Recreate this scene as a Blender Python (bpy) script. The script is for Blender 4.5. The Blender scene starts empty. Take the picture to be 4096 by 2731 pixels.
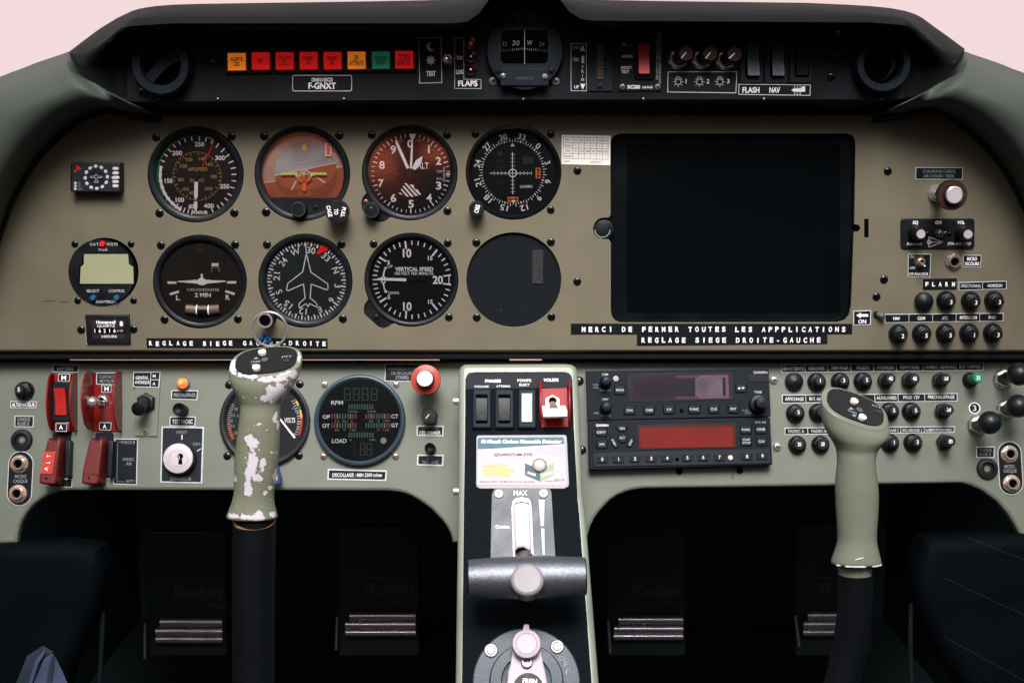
import bpy, bmesh, math, random
from mathutils import Vector, Matrix
random.seed(7)
R = math.radians
scn = bpy.context.scene
col = scn.collection
# ------------------------------------------------------------------ camera
F = 5442.0                       # focal length in photograph pixels (4096 wide)
PITCH = R(8)
fw = Vector((0, math.cos(PITCH), -math.sin(PITCH)))
upv = Vector((0, math.sin(PITCH), math.cos(PITCH)))
rt = Vector((1, 0, 0))
CC = Vector((0, 0, 0.9)) - fw * 1.25
cam = bpy.data.cameras.new('camera'); camo = bpy.data.objects.new('camera', cam); col.objects.link(camo)
camo.matrix_world = Matrix(((rt.x, upv.x, -fw.x, CC.x), (rt.y, upv.y, -fw.y, CC.y), (rt.z, upv.z, -fw.z, CC.z), (0, 0, 0, 1)))
cam.sensor_width = 36; cam.lens = F * 36 / 4096; cam.clip_start = 0.02; cam.clip_end = 500
scn.camera = camo
D = 4096 / 2352.0                # display units -> photograph pixels
def ray(u, v): return rt * ((u - 2048) / F) + upv * ((1365.5 - v) / F) + fw
def Q(u, v, y):
    "world point seen at display pixel (u,v) standing at world depth y"
    d = ray(u * D, v * D); t = (y - CC.y) / d.y
    return CC + d * t
class Plane:
    def __init__(s, O, elev, yaw=0):
        s.O = O
        s.N = Vector((0, -math.cos(R(elev)), math.sin(R(elev))))
        s.X = Vector((1, 0, 0)); s.Y = s.N.cross(s.X)
    def hit(s, u, v, z=0):
        d = ray(u, v); t = ((s.O + s.N * z) - CC).dot(s.N) / d.dot(s.N)
        return CC + d * t, t
class Crop:
    def __init__(s, ox, oy, k): s.ox, s.oy, s.k = ox, oy, k
C1 = Crop(0, 0, 2352/1100); C2 = Crop(850, 80, 2352/1100); C3 = Crop(1800, 0, 2352/1100); C4 = Crop(2700, 0, 2352/1396)
A1 = Crop(200, 480, 2.94); A2 = Crop(1000, 480, 1568/440); A3 = Crop(1420, 480, 1568/440); A4 = Crop(1840, 480, 1568/440)
B1 = Crop(200, 900, 2.94); B2 = Crop(1000, 900, 1568/520); B3 = Crop(1420, 900, 1568/440); B4 = Crop(1840, 900, 3.136)
D1 = Crop(3500, 620, 3.136); D2 = Crop(3300, 1080, 2352/796); D3 = Crop(3000, 1400, 2352/1096); D4 = Crop(0, 1420, 1568/680)
E1 = Crop(850, 1230, 1568/900); E2 = Crop(1180, 1430, 1568/570); E3 = Crop(1800, 1400, 1568/600); E4 = Crop(2300, 1440, 2352/820)
F1 = Crop(1800, 1900, 1568/831); F2 = Crop(0, 1900, 1568/831); F3 = Crop(900, 1950, 1568/781); F4 = Crop(2300, 1900, 1568/831)
F5 = Crop(3200, 1850, 1568/881); F6 = Crop(2250, 1250, 2352/1250); FD = Crop(0, 0, 1/D)
UP = Plane(Q(1176, 500, 0.0), 0)             # upper panel, vertical
GF = Plane(Q(1176, 150, -0.0418), 0)          # fascia under the hood
LP = Plane(Q(1176, 830, 0.022), 15)          # lower panel leans towards the ceiling
CP = Plane(Q(1210, 835, -0.016), 32)         # centre console
# ------------------------------------------------------------------ materials
MT = {}
def nodes(m):
    m.use_nodes = True; n = m.node_tree; return n, n.nodes, n.links
def mat(name, c, rough=.5, metal=0, spec=.22, bump=0, bscale=800, vary=0, vscale=30, emit=0, ecol=None, coat=0, rvary=0, speck=0):
    m = MT.get(name) or bpy.data.materials.new(name); n, N, L = nodes(m)
    b = N['Principled BSDF']
    b.inputs['Base Color'].default_value = (*c, 1); b.inputs['Roughness'].default_value = rough
    b.inputs['Metallic'].default_value = metal; b.inputs['Specular IOR Level'].default_value = spec
    b.inputs['Coat Weight'].default_value = coat
    if emit:
        b.inputs['Emission Color'].default_value = (*(ecol or c), 1); b.inputs['Emission Strength'].default_value = emit
    tc = N.new('ShaderNodeTexCoord')
    if vary or rvary:
        t = N.new('ShaderNodeTexNoise'); t.inputs['Scale'].default_value = vscale; t.inputs['Detail'].default_value = 5
        L.new(tc.outputs['Object'], t.inputs['Vector'])
        if vary:
            mr = N.new('ShaderNodeMapRange'); mr.inputs['From Min'].default_value = .3; mr.inputs['From Max'].default_value = .7
            mr.inputs['To Min'].default_value = 1 - vary; mr.inputs['To Max'].default_value = 1 + vary
            L.new(t.outputs['Fac'], mr.inputs['Value'])
            mx = N.new('ShaderNodeVectorMath'); mx.operation = 'SCALE'; mx.inputs[0].default_value = c
            L.new(mr.outputs[0], mx.inputs['Scale']); src = mx.outputs[0]
            if speck:
                v = N.new('ShaderNodeTexNoise'); v.inputs['Scale'].default_value = 420; v.inputs['Detail'].default_value = 2
                L.new(tc.outputs['Object'], v.inputs['Vector'])
                gt = N.new('ShaderNodeMath'); gt.operation = 'GREATER_THAN'; gt.inputs[1].default_value = speck
                L.new(v.outputs['Fac'], gt.inputs[0])
                m2 = N.new('ShaderNodeMix'); m2.data_type = 'RGBA'; m2.inputs[7].default_value = (c[0]*.35, c[1]*.35, c[2]*.35, 1)
                L.new(gt.outputs[0], m2.inputs[0]); L.new(src, m2.inputs[6]); src = m2.outputs[2]
            L.new(src, b.inputs['Base Color'])
        if rvary:
            m3 = N.new('ShaderNodeMapRange'); m3.inputs['From Min'].default_value = .3; m3.inputs['From Max'].default_value = .7
            m3.inputs['To Min'].default_value = max(.03, rough - rvary); m3.inputs['To Max'].default_value = rough + rvary
            L.new(t.outputs['Fac'], m3.inputs['Value']); L.new(m3.outputs[0], b.inputs['Roughness'])
    if bump:
        t2 = N.new('ShaderNodeTexNoise'); t2.inputs['Scale'].default_value = bscale; t2.inputs['Detail'].default_value = 3
        L.new(tc.outputs['Object'], t2.inputs['Vector'])
        bp = N.new('ShaderNodeBump'); bp.inputs['Strength'].default_value = bump; bp.inputs['Distance'].default_value = .0005
        L.new(t2.outputs['Fac'], bp.inputs['Height']); L.new(bp.outputs[0], b.inputs['Normal'])
    MT[name] = m; return m
mat('panel', (.136, .118, .080), .5, spec=.35, bump=.35, bscale=1400, vary=.06, vscale=25, rvary=.06, speck=.78)
mat('panel_low', (.133, .145, .115), .45, spec=.4, bump=.3, bscale=1200, vary=.06, vscale=22, rvary=.08, speck=.77)
mat('console_paint', (.185, .205, .165), .36, spec=.4, bump=.15, bscale=700, vary=.06, vscale=30, rvary=.08)
mat('fairing', (.050, .058, .050), .55, spec=.15, bump=.25, bscale=900, vary=.08, vscale=10)
mat('hood', (.0030, .0038, .0040), .62, spec=.07, bump=.4, bscale=900, vary=.25, vscale=12, rvary=.06)
mat('fascia', (.0040, .0055, .0080), .5, spec=.18, bump=.35, bscale=1500, vary=.2, vscale=20, rvary=.08)
mat('underlip', (.012, .014, .018), .16, vary=.2, vscale=20, rvary=.05)
mat('black', (.0045, .0062, .0080), .42, spec=.28, bump=.25, bscale=1500, vary=.2, vscale=60, rvary=.1)
mat('blackgloss', (.0030, .0040, .0050), .2, spec=.5, rvary=.06, vary=.1)
mat('blackmat', (.0080, .0098, .0125), .7, spec=.05, bump=.4, bscale=2500, vary=.08, vscale=300)
mat('rubber', (.0035, .0045, .0060), .42, spec=.16, bump=.4, bscale=900, vary=.2, vscale=60)
mat('void', (.0012, .0022, .0026), .8, spec=0)
mat('dial', (.0065, .0085, .0105), .6, spec=.12, vary=.15, vscale=80)
mat('dial_brown', (.021, .016, .012), .6, spec=.15, vary=.2, vscale=40)
mat('dial_dg', (.021, .029, .029), .6, spec=.15, vary=.1, vscale=80)
mat('dial_alt', (.050, .020, .014), .5, vary=.5, vscale=22)
mat('white', (.86, .78, .82), .5, vary=.06, vscale=300)
mat('ink', (.60, .56, .58), .5, vary=.2, vscale=400)
mat('dim', (.22, .23, .24), .5, vary=.15, vscale=400)
mat('dimmer', (.06, .065, .07), .5)
mat('ghost', (.025, .028, .032), .5)
mat('brownink', (.38, .22, .09), .5, vary=.15, vscale=300)
mat('green', (.01, .16, .05), .5); mat('dkgreen', (.002, .022, .013), .5)
mat('yellow', (.75, .42, .06), .5); mat('lime', (.55, .72, .22), .5); mat('orange', (.75, .16, .04), .5)
mat('red', (.55, .012, .010), .4); mat('dkred', (.045, .004, .003), .5)
mat('redplastic', (.17, .006, .006), .28, vary=.1, vscale=60, rvary=.08, coat=.2)
mat('redrocker', (.42, .020, .016), .35, bump=.1)
mat('redsilk', (.110, .012, .010), .38, vary=.12, vscale=60, coat=.1, bump=.1)
mat('chrome', (.85, .79, .77), .2, metal=.85, rvary=.08)
mat('ringmetal', (.80, .72, .73), .22, metal=.8, spec=.5)
mat('steel', (.22, .20, .20), .36, metal=.6, spec=.4, bump=.15, rvary=.1)
mat('brass', (.62, .42, .32), .28, metal=.8, rvary=.08)
mat('brushed', (.20, .185, .195), .5, metal=.25, spec=.25, bump=.2, bscale=300, rvary=.08)
mat('gunmetal', (.14, .145, .17), .40, metal=.8, bump=.45, bscale=1500, vary=.22, vscale=420)
mat('alu', (.075, .080, .095), .45, metal=.1, spec=.25, bump=.3, bscale=700, vary=.15, vscale=60, rvary=.1)
mat('bluegrey', (.024, .038, .056), .38, spec=.3, bump=.3, bscale=700, vary=.2, vscale=60)
mat('label_black', (.0050, .0075, .0095), .45, spec=.15, vary=.15, vscale=100, rvary=.1)
mat('rim', (.35, .32, .31), .5)
mat('rim2', (.50, .50, .52), .45, vary=.1, vscale=200)
mat('cream', (.85, .70, .60), .45)
mat('paper', (.80, .72, .68), .6, vary=.05, vscale=50)
mat('lcd', (.30, .30, .18), .4, spec=.3, vary=.04, vscale=40)
mat('lcd_red', (.13, .007, .006), .35, spec=.2, vary=.3, vscale=18, emit=.02, ecol=(.9, .05, .03))
mat('lcd_purple', (.026, .012, .022), .3, vary=.4, vscale=14, spec=.15)
mat('blue', (.012, .09, .21), .4)
mat('teal', (.012, .085, .125), .45); mat('dkteal', (.012, .05, .075), .45); mat('sage', (.22, .27, .18), .45); mat('peach', (.095, .066, .048), .4, spec=.35); mat('gold', (.72, .45, .04), .5); mat('lav', (.52, .40, .50), .5)
mat('lens_red', (.62, .010, .012), .3, emit=.30, ecol=(.9, .012, .012), vary=.08, vscale=60)
mat('lens_amber', (.85, .22, .02), .3, emit=.35, ecol=(1, .25, .02), vary=.08, vscale=60)
mat('lens_green', (.015, .16, .09), .3, emit=.12, ecol=(.01, .35, .18), vary=.08, vscale=60)
mat('lamp_amber', (.9, .24, .06), .25, emit=.9, ecol=(1, .20, .04))
mat('legend', (.02, .008, .006), .6)
mat('knobbrown', (.030, .012, .010), .45)
mat('ai_sky', (.42, .27, .22), .55, vary=.25, vscale=30); mat('ai_sky2', (.30, .33, .34), .55, vary=.4, vscale=24)
mat('ai_ground', (.33, .085, .045), .55, vary=.35, vscale=30); mat('ai_ground2', (.22, .055, .03), .55, vary=.3, vscale=30)
mat('ai_line', (.62, .50, .47), .5); mat('ai_pale', (.55, .30, .24), .5)
mat('cloth_red', (.10, .012, .01), .8)
mat('wallet', (.03, .05, .10), .4, vary=.5, vscale=60)
mat('velcro', (.030, .030, .032), .9, spec=.2, bump=1, bscale=2600, vary=.6, vscale=900)
mat('greenplastic', (.008, .19, .10), .35)
mat('bulb', (.45, .16, .12), .2, metal=.6)
mat('trim_highlight', (.42, .27, .19), .35)
mat('lamp_off2', (.25, .02, .012), .3); mat('screen', (.0016, .0024, .0030), .2, spec=.16, rvary=.05, vscale=9); mat('ink_black', (.03, .025, .03), .6); mat('pencil', (.35, .28, .24), .6); mat('tface', (.014, .018, .023), .5, spec=.2, vary=.1, vscale=60)
mat('lampw', (.52, .50, .50), .3); mat('lamp_off', (.80, .22, .16), .5); mat('seam', (.014, .020, .025), .6)
mat('console_black', (.0022, .0040, .0060), .55, spec=.025, bump=.2, bscale=900, vary=.15, vscale=40); mat('console_plate', (.008, .011, .016), .5, spec=.08, bump=.2, bscale=1500, vary=.15, vscale=60)
mat('switch_frame', (.006, .010, .016), .5, spec=.10, bump=.2, bscale=1500)
mat('fasc_plate', (.010, .013, .017), .5, spec=.2, bump=.25, bscale=1500)
mat('vent', (.0085, .0115, .0170), .5, spec=.10, bump=.3, bscale=1200, vary=.15, vscale=60)
mat('radio', (.0075, .0105, .0155), .55, spec=.10, bump=.35, bscale=1800, vary=.1, vscale=60); mat('radiokey', (.0060, .0080, .0110), .4, spec=.2)
mat('copper', (.65, .30, .20), .3, metal=1)
def leather():
    m = mat('leather', (.0014, .0023, .0036), .65, spec=.035, vary=.2, vscale=20, rvary=.06)
    n, N, L = nodes(m); v = N.new('ShaderNodeTexVoronoi'); v.inputs['Scale'].default_value = 520
    tc = N.new('ShaderNodeTexCoord'); L.new(tc.outputs['Object'], v.inputs['Vector'])
    bp = N.new('ShaderNodeBump'); bp.inputs['Strength'].default_value = .6; bp.inputs['Distance'].default_value = .0006
    L.new(v.outputs['Distance'], bp.inputs['Height']); L.new(bp.outputs[0], N['Principled BSDF'].inputs['Normal'])
leather()
def glass():
    m = bpy.data.materials.new('glass'); n, N, L = nodes(m); N.remove(N['Principled BSDF'])
    t = N.new('ShaderNodeBsdfTransparent'); g = N.new('ShaderNodeBsdfGlossy'); g.inputs['Roughness'].default_value = .08
    f = N.new('ShaderNodeFresnel'); f.inputs['IOR'].default_value = 1.45; x = N.new('ShaderNodeMixShader')
    L.new(f.outputs[0], x.inputs[0]); L.new(t.outputs[0], x.inputs[1]); L.new(g.outputs[0], x.inputs[2]); L.new(x.outputs[0], N['Material Output'].inputs['Surface'])
    MT['glass'] = m
glass()
def brushed_disc():                                 # radially turned metal
    m = mat('turned', (.50, .44, .47), .5, metal=.35, spec=.3)
    n, N, L = nodes(m); tc = N.new('ShaderNodeTexCoord')
    w = N.new('ShaderNodeTexNoise'); w.inputs['Scale'].default_value = 900
    L.new(tc.outputs['Object'], w.inputs['Vector'])
    bp = N.new('ShaderNodeBump'); bp.inputs['Strength'].default_value = .25; bp.inputs['Distance'].default_value = .0003
    L.new(w.outputs['Fac'], bp.inputs['Height']); L.new(bp.outputs[0], N['Principled BSDF'].inputs['Normal'])
brushed_disc()
# ------------------------------------------------------------------ text
TC = {}
def textmesh(s, bold=0, shear=0, sp=1):
    k = (s, bold, shear, sp)
    if k not in TC:
        cu = bpy.data.curves.new('t', 'FONT'); cu.body = s; cu.resolution_u = 3; cu.offset = bold; cu.shear = shear; cu.space_character = sp
        cu.align_x = 'LEFT'; cu.fill_mode = 'FRONT'
        o = bpy.data.objects.new('t', cu); col.objects.link(o)
        dg = bpy.context.evaluated_depsgraph_get(); me = bpy.data.meshes.new_from_object(o.evaluated_get(dg))
        V = [(v.co.x, v.co.y) for v in me.vertices]; P = [tuple(p.vertices) for p in me.polygons]
        bpy.data.objects.remove(o); bpy.data.curves.remove(cu); bpy.data.meshes.remove(me)
        TC[k] = (V, P)
    return TC[k]
CAP = max(y for x, y in textmesh('H')[0])
# ------------------------------------------------------------------ mesh builder
def rr(x0, y0, x1, y1, r, n=5):
    "rounded rectangle, image coordinates (y down)"
    P = []
    for cx, cy, a0 in ((x1 - r, y0 + r, -90), (x1 - r, y1 - r, 0), (x0 + r, y1 - r, 90), (x0 + r, y0 + r, 180)):
        for i in range(n + 1):
            a = R(a0 + 90 * i / n); P.append((cx + r * math.cos(a), cy + r * math.sin(a)))
    return P
def area(P): return sum(P[i][0] * P[(i + 1) % len(P)][1] - P[(i + 1) % len(P)][0] * P[i][1] for i in range(len(P))) / 2
def inset(P, d):
    n = len(P); out = []
    for i in range(n):
        a, b, c = Vector(P[i - 1]), Vector(P[i]), Vector(P[(i + 1) % n])
        e1 = (b - a); e2 = (c - b)
        if e1.length < 1e-9 or e2.length < 1e-9: out.append(tuple(b)); continue
        e1.normalize(); e2.normalize()
        n1 = Vector((-e1.y, e1.x)); n2 = Vector((-e2.y, e2.x)); m = n1 + n2
        if m.length < 1e-6: m = n1
        m.normalize(); k = max(.4, m.dot(n1)); q = b + m * (d / k); out.append((q.x, q.y))
    return out
class MB:
    def __init__(s, pl, cr, x, y):
        s.pl, s.cr = pl, cr; s.V = []; s.Fc = []; s.M = []; s.names = []
        s.P0, dep = pl.hit(cr.ox + x / cr.k, cr.oy + y / cr.k); s.sc = dep / F / cr.k
        s.mat4 = Matrix(((pl.X.x, pl.Y.x, pl.N.x, s.P0.x), (pl.X.y, pl.Y.y, pl.N.y, s.P0.y), (pl.X.z, pl.Y.z, pl.N.z, s.P0.z), (0, 0, 0, 1)))
        s.sharp = 35
    def use(s, cr): s.sc = s.sc * s.cr.k / cr.k; s.cr = cr; return s
    def mi(s, m):
        if m not in s.names: s.names.append(m)
        return s.names.index(m)
    def p(s, x, y, z=0):
        z /= 1000.; P, _ = s.pl.hit(s.cr.ox + x / s.cr.k, s.cr.oy + y / s.cr.k, z); d = P - s.P0
        return Vector((d.dot(s.pl.X), d.dot(s.pl.Y), z))
    def add(s, V, Fc, m):
        b = len(s.V); s.V += [tuple(v) for v in V]; k = s.mi(m)
        for f in Fc: s.Fc.append([b + i for i in f]); s.M.append(k)
    def flat(s, P3, m):
        if area([(a[0], a[1]) for a in P3]) < 0: P3 = P3[::-1]
        s.add(P3, [range(len(P3))], m)
    def poly(s, P, z, m): s.flat([s.p(x, y, z) for x, y in P], m)
    def rect(s, x0, y0, x1, y1, z, m): s.poly([(x0, y0), (x1, y0), (x1, y1), (x0, y1)], z, m)
    def frame(s, P, d, z, m):
        "outline band of width d (crop px) inside polygon P"
        L = [s.p(x, y, z) for x, y in P]; L2 = [(a.x, a.y) for a in L]
        if area(L2) < 0: L2 = L2[::-1]
        I = inset(L2, d * s.sc); n = len(L2); zz = z / 1000
        s.add([(a, b, zz) for a, b in L2] + [(a, b, zz) for a, b in I], [(i, (i + 1) % n, n + (i + 1) % n, n + i) for i in range(n)], m)
    def prism(s, P, z0, z1, m, r=0, seg=3, top=None, zref=None):
        zr = z1 if zref is None else zref
        L = [s.p(x, y, zr) for x, y in P]; L2 = [(a.x, a.y) for a in L]
        if area(L2) < 0: L2 = L2[::-1]
        n = len(L2); rings = [(L2, z0 / 1000)]
        r /= 1000
        if r > 0:
            for i in range(seg + 1):
                a = math.pi / 2 * i / seg; rings.append((inset(L2, r * (1 - math.cos(a))) if i else L2, z1 / 1000 - r + r * math.sin(a)))
        else: rings.append((L2, z1 / 1000))
        V = []; Fc = []
        for L_, z in rings: V += [(a, b, z) for a, b in L_]
        for k in range(len(rings) - 1):
            for i in range(n):
                j = (i + 1) % n; Fc.append((k * n + i, k * n + j, (k + 1) * n + j, (k + 1) * n + i))
        s.add(V, Fc, m)
        b = len(rings) - 1
        s.add(V[b * n:], [range(n)], top or m)
    def box(s, x0, y0, x1, y1, z0, z1, m, r=0, top=None): s.prism([(x0, y0), (x1, y0), (x1, y1), (x0, y1)], z0, z1, m, r, 2, top)
    def circ(s, x, y, r, z, n=40, zc=None, a0=0, a1=360):
        c = s.p(x, y, z if zc is None else zc); q = r * s.sc
        return [Vector((c.x + q * math.sin(R(a0 + (a1 - a0) * i / n)), c.y + q * math.cos(R(a0 + (a1 - a0) * i / n)), z / 1000)) for i in range(n + (a1 - a0 != 360))]
    def disc(s, x, y, r, z, m, n=40): s.flat(s.circ(x, y, r, z, n), m)
    def ring(s, x, y, r0, r1, z, m, a0=0, a1=360, n=48):
        A = s.circ(x, y, r0, z, n, None, a0, a1); B = s.circ(x, y, r1, z, n, None, a0, a1); k = len(A); full = a1 - a0 == 360
        s.add(A + B, [(i, (i + 1) % k, k + (i + 1) % k, k + i)[::-1] for i in range(k if full else k - 1)], m)
    def lathe(s, x, y, prof, m, n=32, zc=None, ax=(0, 0), rot=0, flut=0, mats=None):
        "prof: (radius in crop px, z in mm); ax = lean of the axis, local x,y per z; zc = height at which x,y was read"
        zc = (min(prof[0][1], 0) if zc is None else zc); c = s.p(x, y, zc); zc /= 1000
        V = []; Fc = []
        for r, z in prof:
            z /= 1000; q = max(r, 0.001) * s.sc
            for i in range(n):
                a = R(rot) + 2 * math.pi * i / n; qq = q * (1 + (flut if i % 2 else 0))
                V.append((c.x + ax[0] * (z - zc) + qq * math.sin(a), c.y + ax[1] * (z - zc) + qq * math.cos(a), z))
        for k in range(len(prof) - 1):
            fs = [(k * n + i, (k + 1) * n + i, (k + 1) * n + (i + 1) % n, k * n + (i + 1) % n) for i in range(n)]
            if mats: s.add([V[j] for j in range(k * n, (k + 2) * n)], [(i, n + i, n + (i + 1) % n, (i + 1) % n) for i in range(n)], mats[k])
            else: Fc += fs
        if not mats: s.add(V, Fc, m)
    def tick(s, x, y, r0, r1, a, w, z, m):
        c = s.p(x, y, z); u = Vector((math.sin(R(a)), math.cos(R(a)))); n = Vector((u.y, -u.x)) * w * s.sc / 2; k = s.sc
        P = [u * r0 * k - n, u * r1 * k - n, u * r1 * k + n, u * r0 * k + n]
        s.flat([(c.x + q.x, c.y + q.y, z / 1000) for q in P], m)
    def line(s, P, w, z, m):
        for a, b in zip(P, P[1:]):
            A = s.p(*a, z); B = s.p(*b, z); d = (B - A)
            if d.length < 1e-9: continue
            d.normalize(); n = Vector((d.y, -d.x, 0)) * w * s.sc / 2; e = d * w * s.sc * .35
            s.flat([A - n - e, A + n - e, B + n + e, B - n + e], m)
    def text(s, t, x, y, h, m, z, w=None, rot=0, bold=0.0, shear=0, sp=1, thin=0):
        bold = round(bold * .4, 3) if h / s.cr.k < 12 else round(bold + .010, 3)
        V, P = textmesh(t, bold, shear, sp)
        if not V: return
        x0 = min(v[0] for v in V); x1 = max(v[0] for v in V); k = h * s.sc / CAP
        kx = k if w is None else w * s.sc / max(1e-6, x1 - x0); c = s.p(x, y, z); ca, sa = math.cos(R(-rot)), math.sin(R(-rot))
        O = []
        for a, b in V:
            a = (a - (x0 + x1) / 2) * kx; b = (b - CAP / 2) * k
            O.append((c.x + a * ca - b * sa, c.y + a * sa + b * ca, z / 1000))
        s.add(O, P, m)
    def tube(s, P, r, m, n=12, closed=False):
        "P: local 3-D points (metres); r: radius in metres or list"
        k = len(P); V = []; Fc = []; rr_ = r if isinstance(r, list) else [r] * k
        P = [Vector(q) for q in P]; pn = None
        for i in range(k):
            t = (P[(i + 1) % k] - P[i - 1]) if closed else (P[min(i + 1, k - 1)] - P[max(i - 1, 0)])
            t.normalize(); ref = Vector((0, 0, 1)) if abs(t.z) < .9 else Vector((0, 1, 0))
            a = pn - t * pn.dot(t) if pn else t.cross(ref); a.normalize(); pn = a; b = t.cross(a)
            V += [P[i] + (a * math.cos(2 * math.pi * j / n) + b * math.sin(2 * math.pi * j / n)) * rr_[i] for j in range(n)]
        for i in range(k if closed else k - 1):
            i2 = (i + 1) % k
            Fc += [(i * n + j, i * n + (j + 1) % n, i2 * n + (j + 1) % n, i2 * n + j) for j in range(n)]
        if not closed: Fc += [range(n - 1, -1, -1), range((k - 1) * n, k * n)]
        s.add(V, Fc, m)
    def obj(s, name):
        me = bpy.data.meshes.new(name); me.from_pydata(s.V, [], [list(f) for f in s.Fc])
        for nm in s.names:
            if nm not in MT: MT[nm] = bpy.data.materials.new(nm)      # filled in by mat() further down
            me.materials.append(MT[nm])
        me.polygons.foreach_set('material_index', s.M); me.polygons.foreach_set('use_smooth', [True] * len(s.Fc))
        me.update(); me.set_sharp_from_angle(angle=R(s.sharp))
        o = bpy.data.objects.new(name, me); col.objects.link(o); return o
def tag(o, label=None, cat=None, group=None, kind=None):
    if label: o['label'] = label
    if cat: o['category'] = cat
    if group: o['group'] = group
    if kind: o['kind'] = kind
class Thing:
    def __init__(s, name, label, cat, pl, cr, x, y, group=None):
        s.a = (pl, cr, x, y); m = MB(*s.a)
        s.o = bpy.data.objects.new(name, None); col.objects.link(s.o); s.o.matrix_world = m.mat4; s.o.empty_display_size = .01
        tag(s.o, label, cat, group)
    def mb(s): return MB(*s.a)
    def part(s, name, m, parent=None, label=None):
        o = m.obj(name); o.parent = parent or s.o
        if label: o['label'] = label
        return o
def single(name, label, cat, m, group=None, kind=None):
    o = m.obj(name); o.matrix_world = m.mat4; tag(o, label, cat, group, kind); return o
def worldmesh(name, V, Fc, mats, mi=None, sharp=60, smooth=True):
    me = bpy.data.meshes.new(name); me.from_pydata([tuple(v) for v in V], [], [list(f) for f in Fc])
    for k in mats: me.materials.append(MT[k])
    if mi: me.polygons.foreach_set('material_index', mi)
    me.polygons.foreach_set('use_smooth', [smooth] * len(Fc)); me.update(); me.set_sharp_from_angle(angle=R(sharp))
    o = bpy.data.objects.new(name, me); col.objects.link(o); return o
def cr_spline(P, n):
    "Catmull-Rom through tuples"
    out = []; k = len(P)
    for i in range(k - 1):
        p0, p1, p2, p3 = P[max(i - 1, 0)], P[i], P[i + 1], P[min(i + 2, k - 1)]
        for j in range(n):
            t = j / n
            out.append(tuple(.5 * (2 * b + (c - a) * t + (2 * a - 5 * b + 4 * c - d) * t * t + (-a + 3 * b - 3 * c + d) * t ** 3) for a, b, c, d in zip(p0, p1, p2, p3)))
    out.append(tuple(P[-1])); return out
def interp(T, x):
    if x <= T[0][0]: return T[0][1]
    for (a, b), (c, d) in zip(T, T[1:]):
        if x <= c: return b + (d - b) * (x - a) / (c - a)
    return T[-1][1]
def screw(m, x, y, r, z=0, mt='blackgloss', mc='void', h=1.4, kind='x', rot=None):
    m.lathe(x, y, [(r, z - .3), (r, z + h * .35), (r * .86, z + h * .75), (r * .55, z + h), (0, z + h * 1.03)], mt, 18, zc=z)
    rot = random.uniform(0, 90) if rot is None else rot; zz = z + h * 1.12
    c = m.p(x, y, z); k = m.sc
    for a in ((rot, rot + 90) if kind == 'x' else (rot,)):
        u = Vector((math.sin(R(a)), math.cos(R(a)))); n = Vector((u.y, -u.x)) * r * .11 * k; L = r * (.5 if kind == 'x' else .85) * k
        m.flat([(c.x + q.x, c.y + q.y, zz / 1000) for q in (u * L - n, u * L + n, -u * L + n, -u * L - n)], mc); zz += .04
SKY_BACK = 1.2; LAMP = 7; SPREAD = 42; WARM = 1
# ================================================================== SETTING
def wbox(name, x0, x1, y0, y1, z0, z1, m):
    V = [(x, y, z) for x in (x0, x1) for y in (y0, y1) for z in (z0, z1)]
    return worldmesh(name, V, [(0, 1, 3, 2), (4, 6, 7, 5), (0, 4, 5, 1), (2, 3, 7, 6), (0, 2, 6, 4), (1, 5, 7, 3)], [m], smooth=False)
mat('carpet', (.020, .032, .036), .9, bump=1, bscale=500)
mat('wallgrey', (.030, .050, .056), .8, bump=.4, bscale=300)
tag(wbox('floor', -1.1, 1.1, -2.2, .95, .26, .30, 'carpet'), kind='structure')
tag(wbox('firewall', -1.1, 1.1, .95, .98, .26, 1.07, 'wallgrey'), 'dark bare bulkhead closing the footwell beyond the rudder pedals', 'bulkhead')
tag(wbox('sky_blocker', -1.1, 1.1, .06, .98, 1.072, 1.085, 'wallgrey'), kind='structure')  # unseen deck added to keep sky light out of the footwell
for sx in (-1, 1):
    tag(wbox('footwell_wall', *sorted((sx * .62, sx * .64)), -.02, .95, .30, 1.07, 'wallgrey'),
        'dark ' + ('left' if sx < 0 else 'right') + ' side wall of the footwell, mostly lost in shadow', 'wall')
# ------------------------------------------------------------------ side fairings
YD = (.055, -.032, -.062, -.060, -.038, -.004)
ST = [[(159,119,.055),(166,138,.0),(186,162,-.035),(232,202,-.052),(285,232,-.052),(368,268,-.004)], [(152,121,.055),(157,142,-.012),(180,170,-.043),(230,212,-.055),(278,238,-.045),(340,264,-.004)]]
for c in ([(142,125),(150,150),(175,188),(225,225),(265,245),(305,261)], [(112,135),(115,165),(135,203),(178,233),(215,245),(245,247)],
          [(80,146),(82,178),(95,218),(128,252),(155,268),(176,272)], [(50,158),(48,190),(55,235),(80,283),(103,311),(121,317)],
          [(20,169),(14,205),(17,258),(38,322),(56,362),(70,373)], [(-20,186),(-28,230),(-26,305),(-6,390),(12,435),(23,455)],
          [(-80,222),(-90,280),(-85,385),(-55,480),(-25,530),(-12,548)], [(-170,290),(-165,400),(-150,520),(-110,630),(-75,690),(-60,700)]):
    ST.append([(a, b, y) for (a, b), y in zip(c, YD)])
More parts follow.
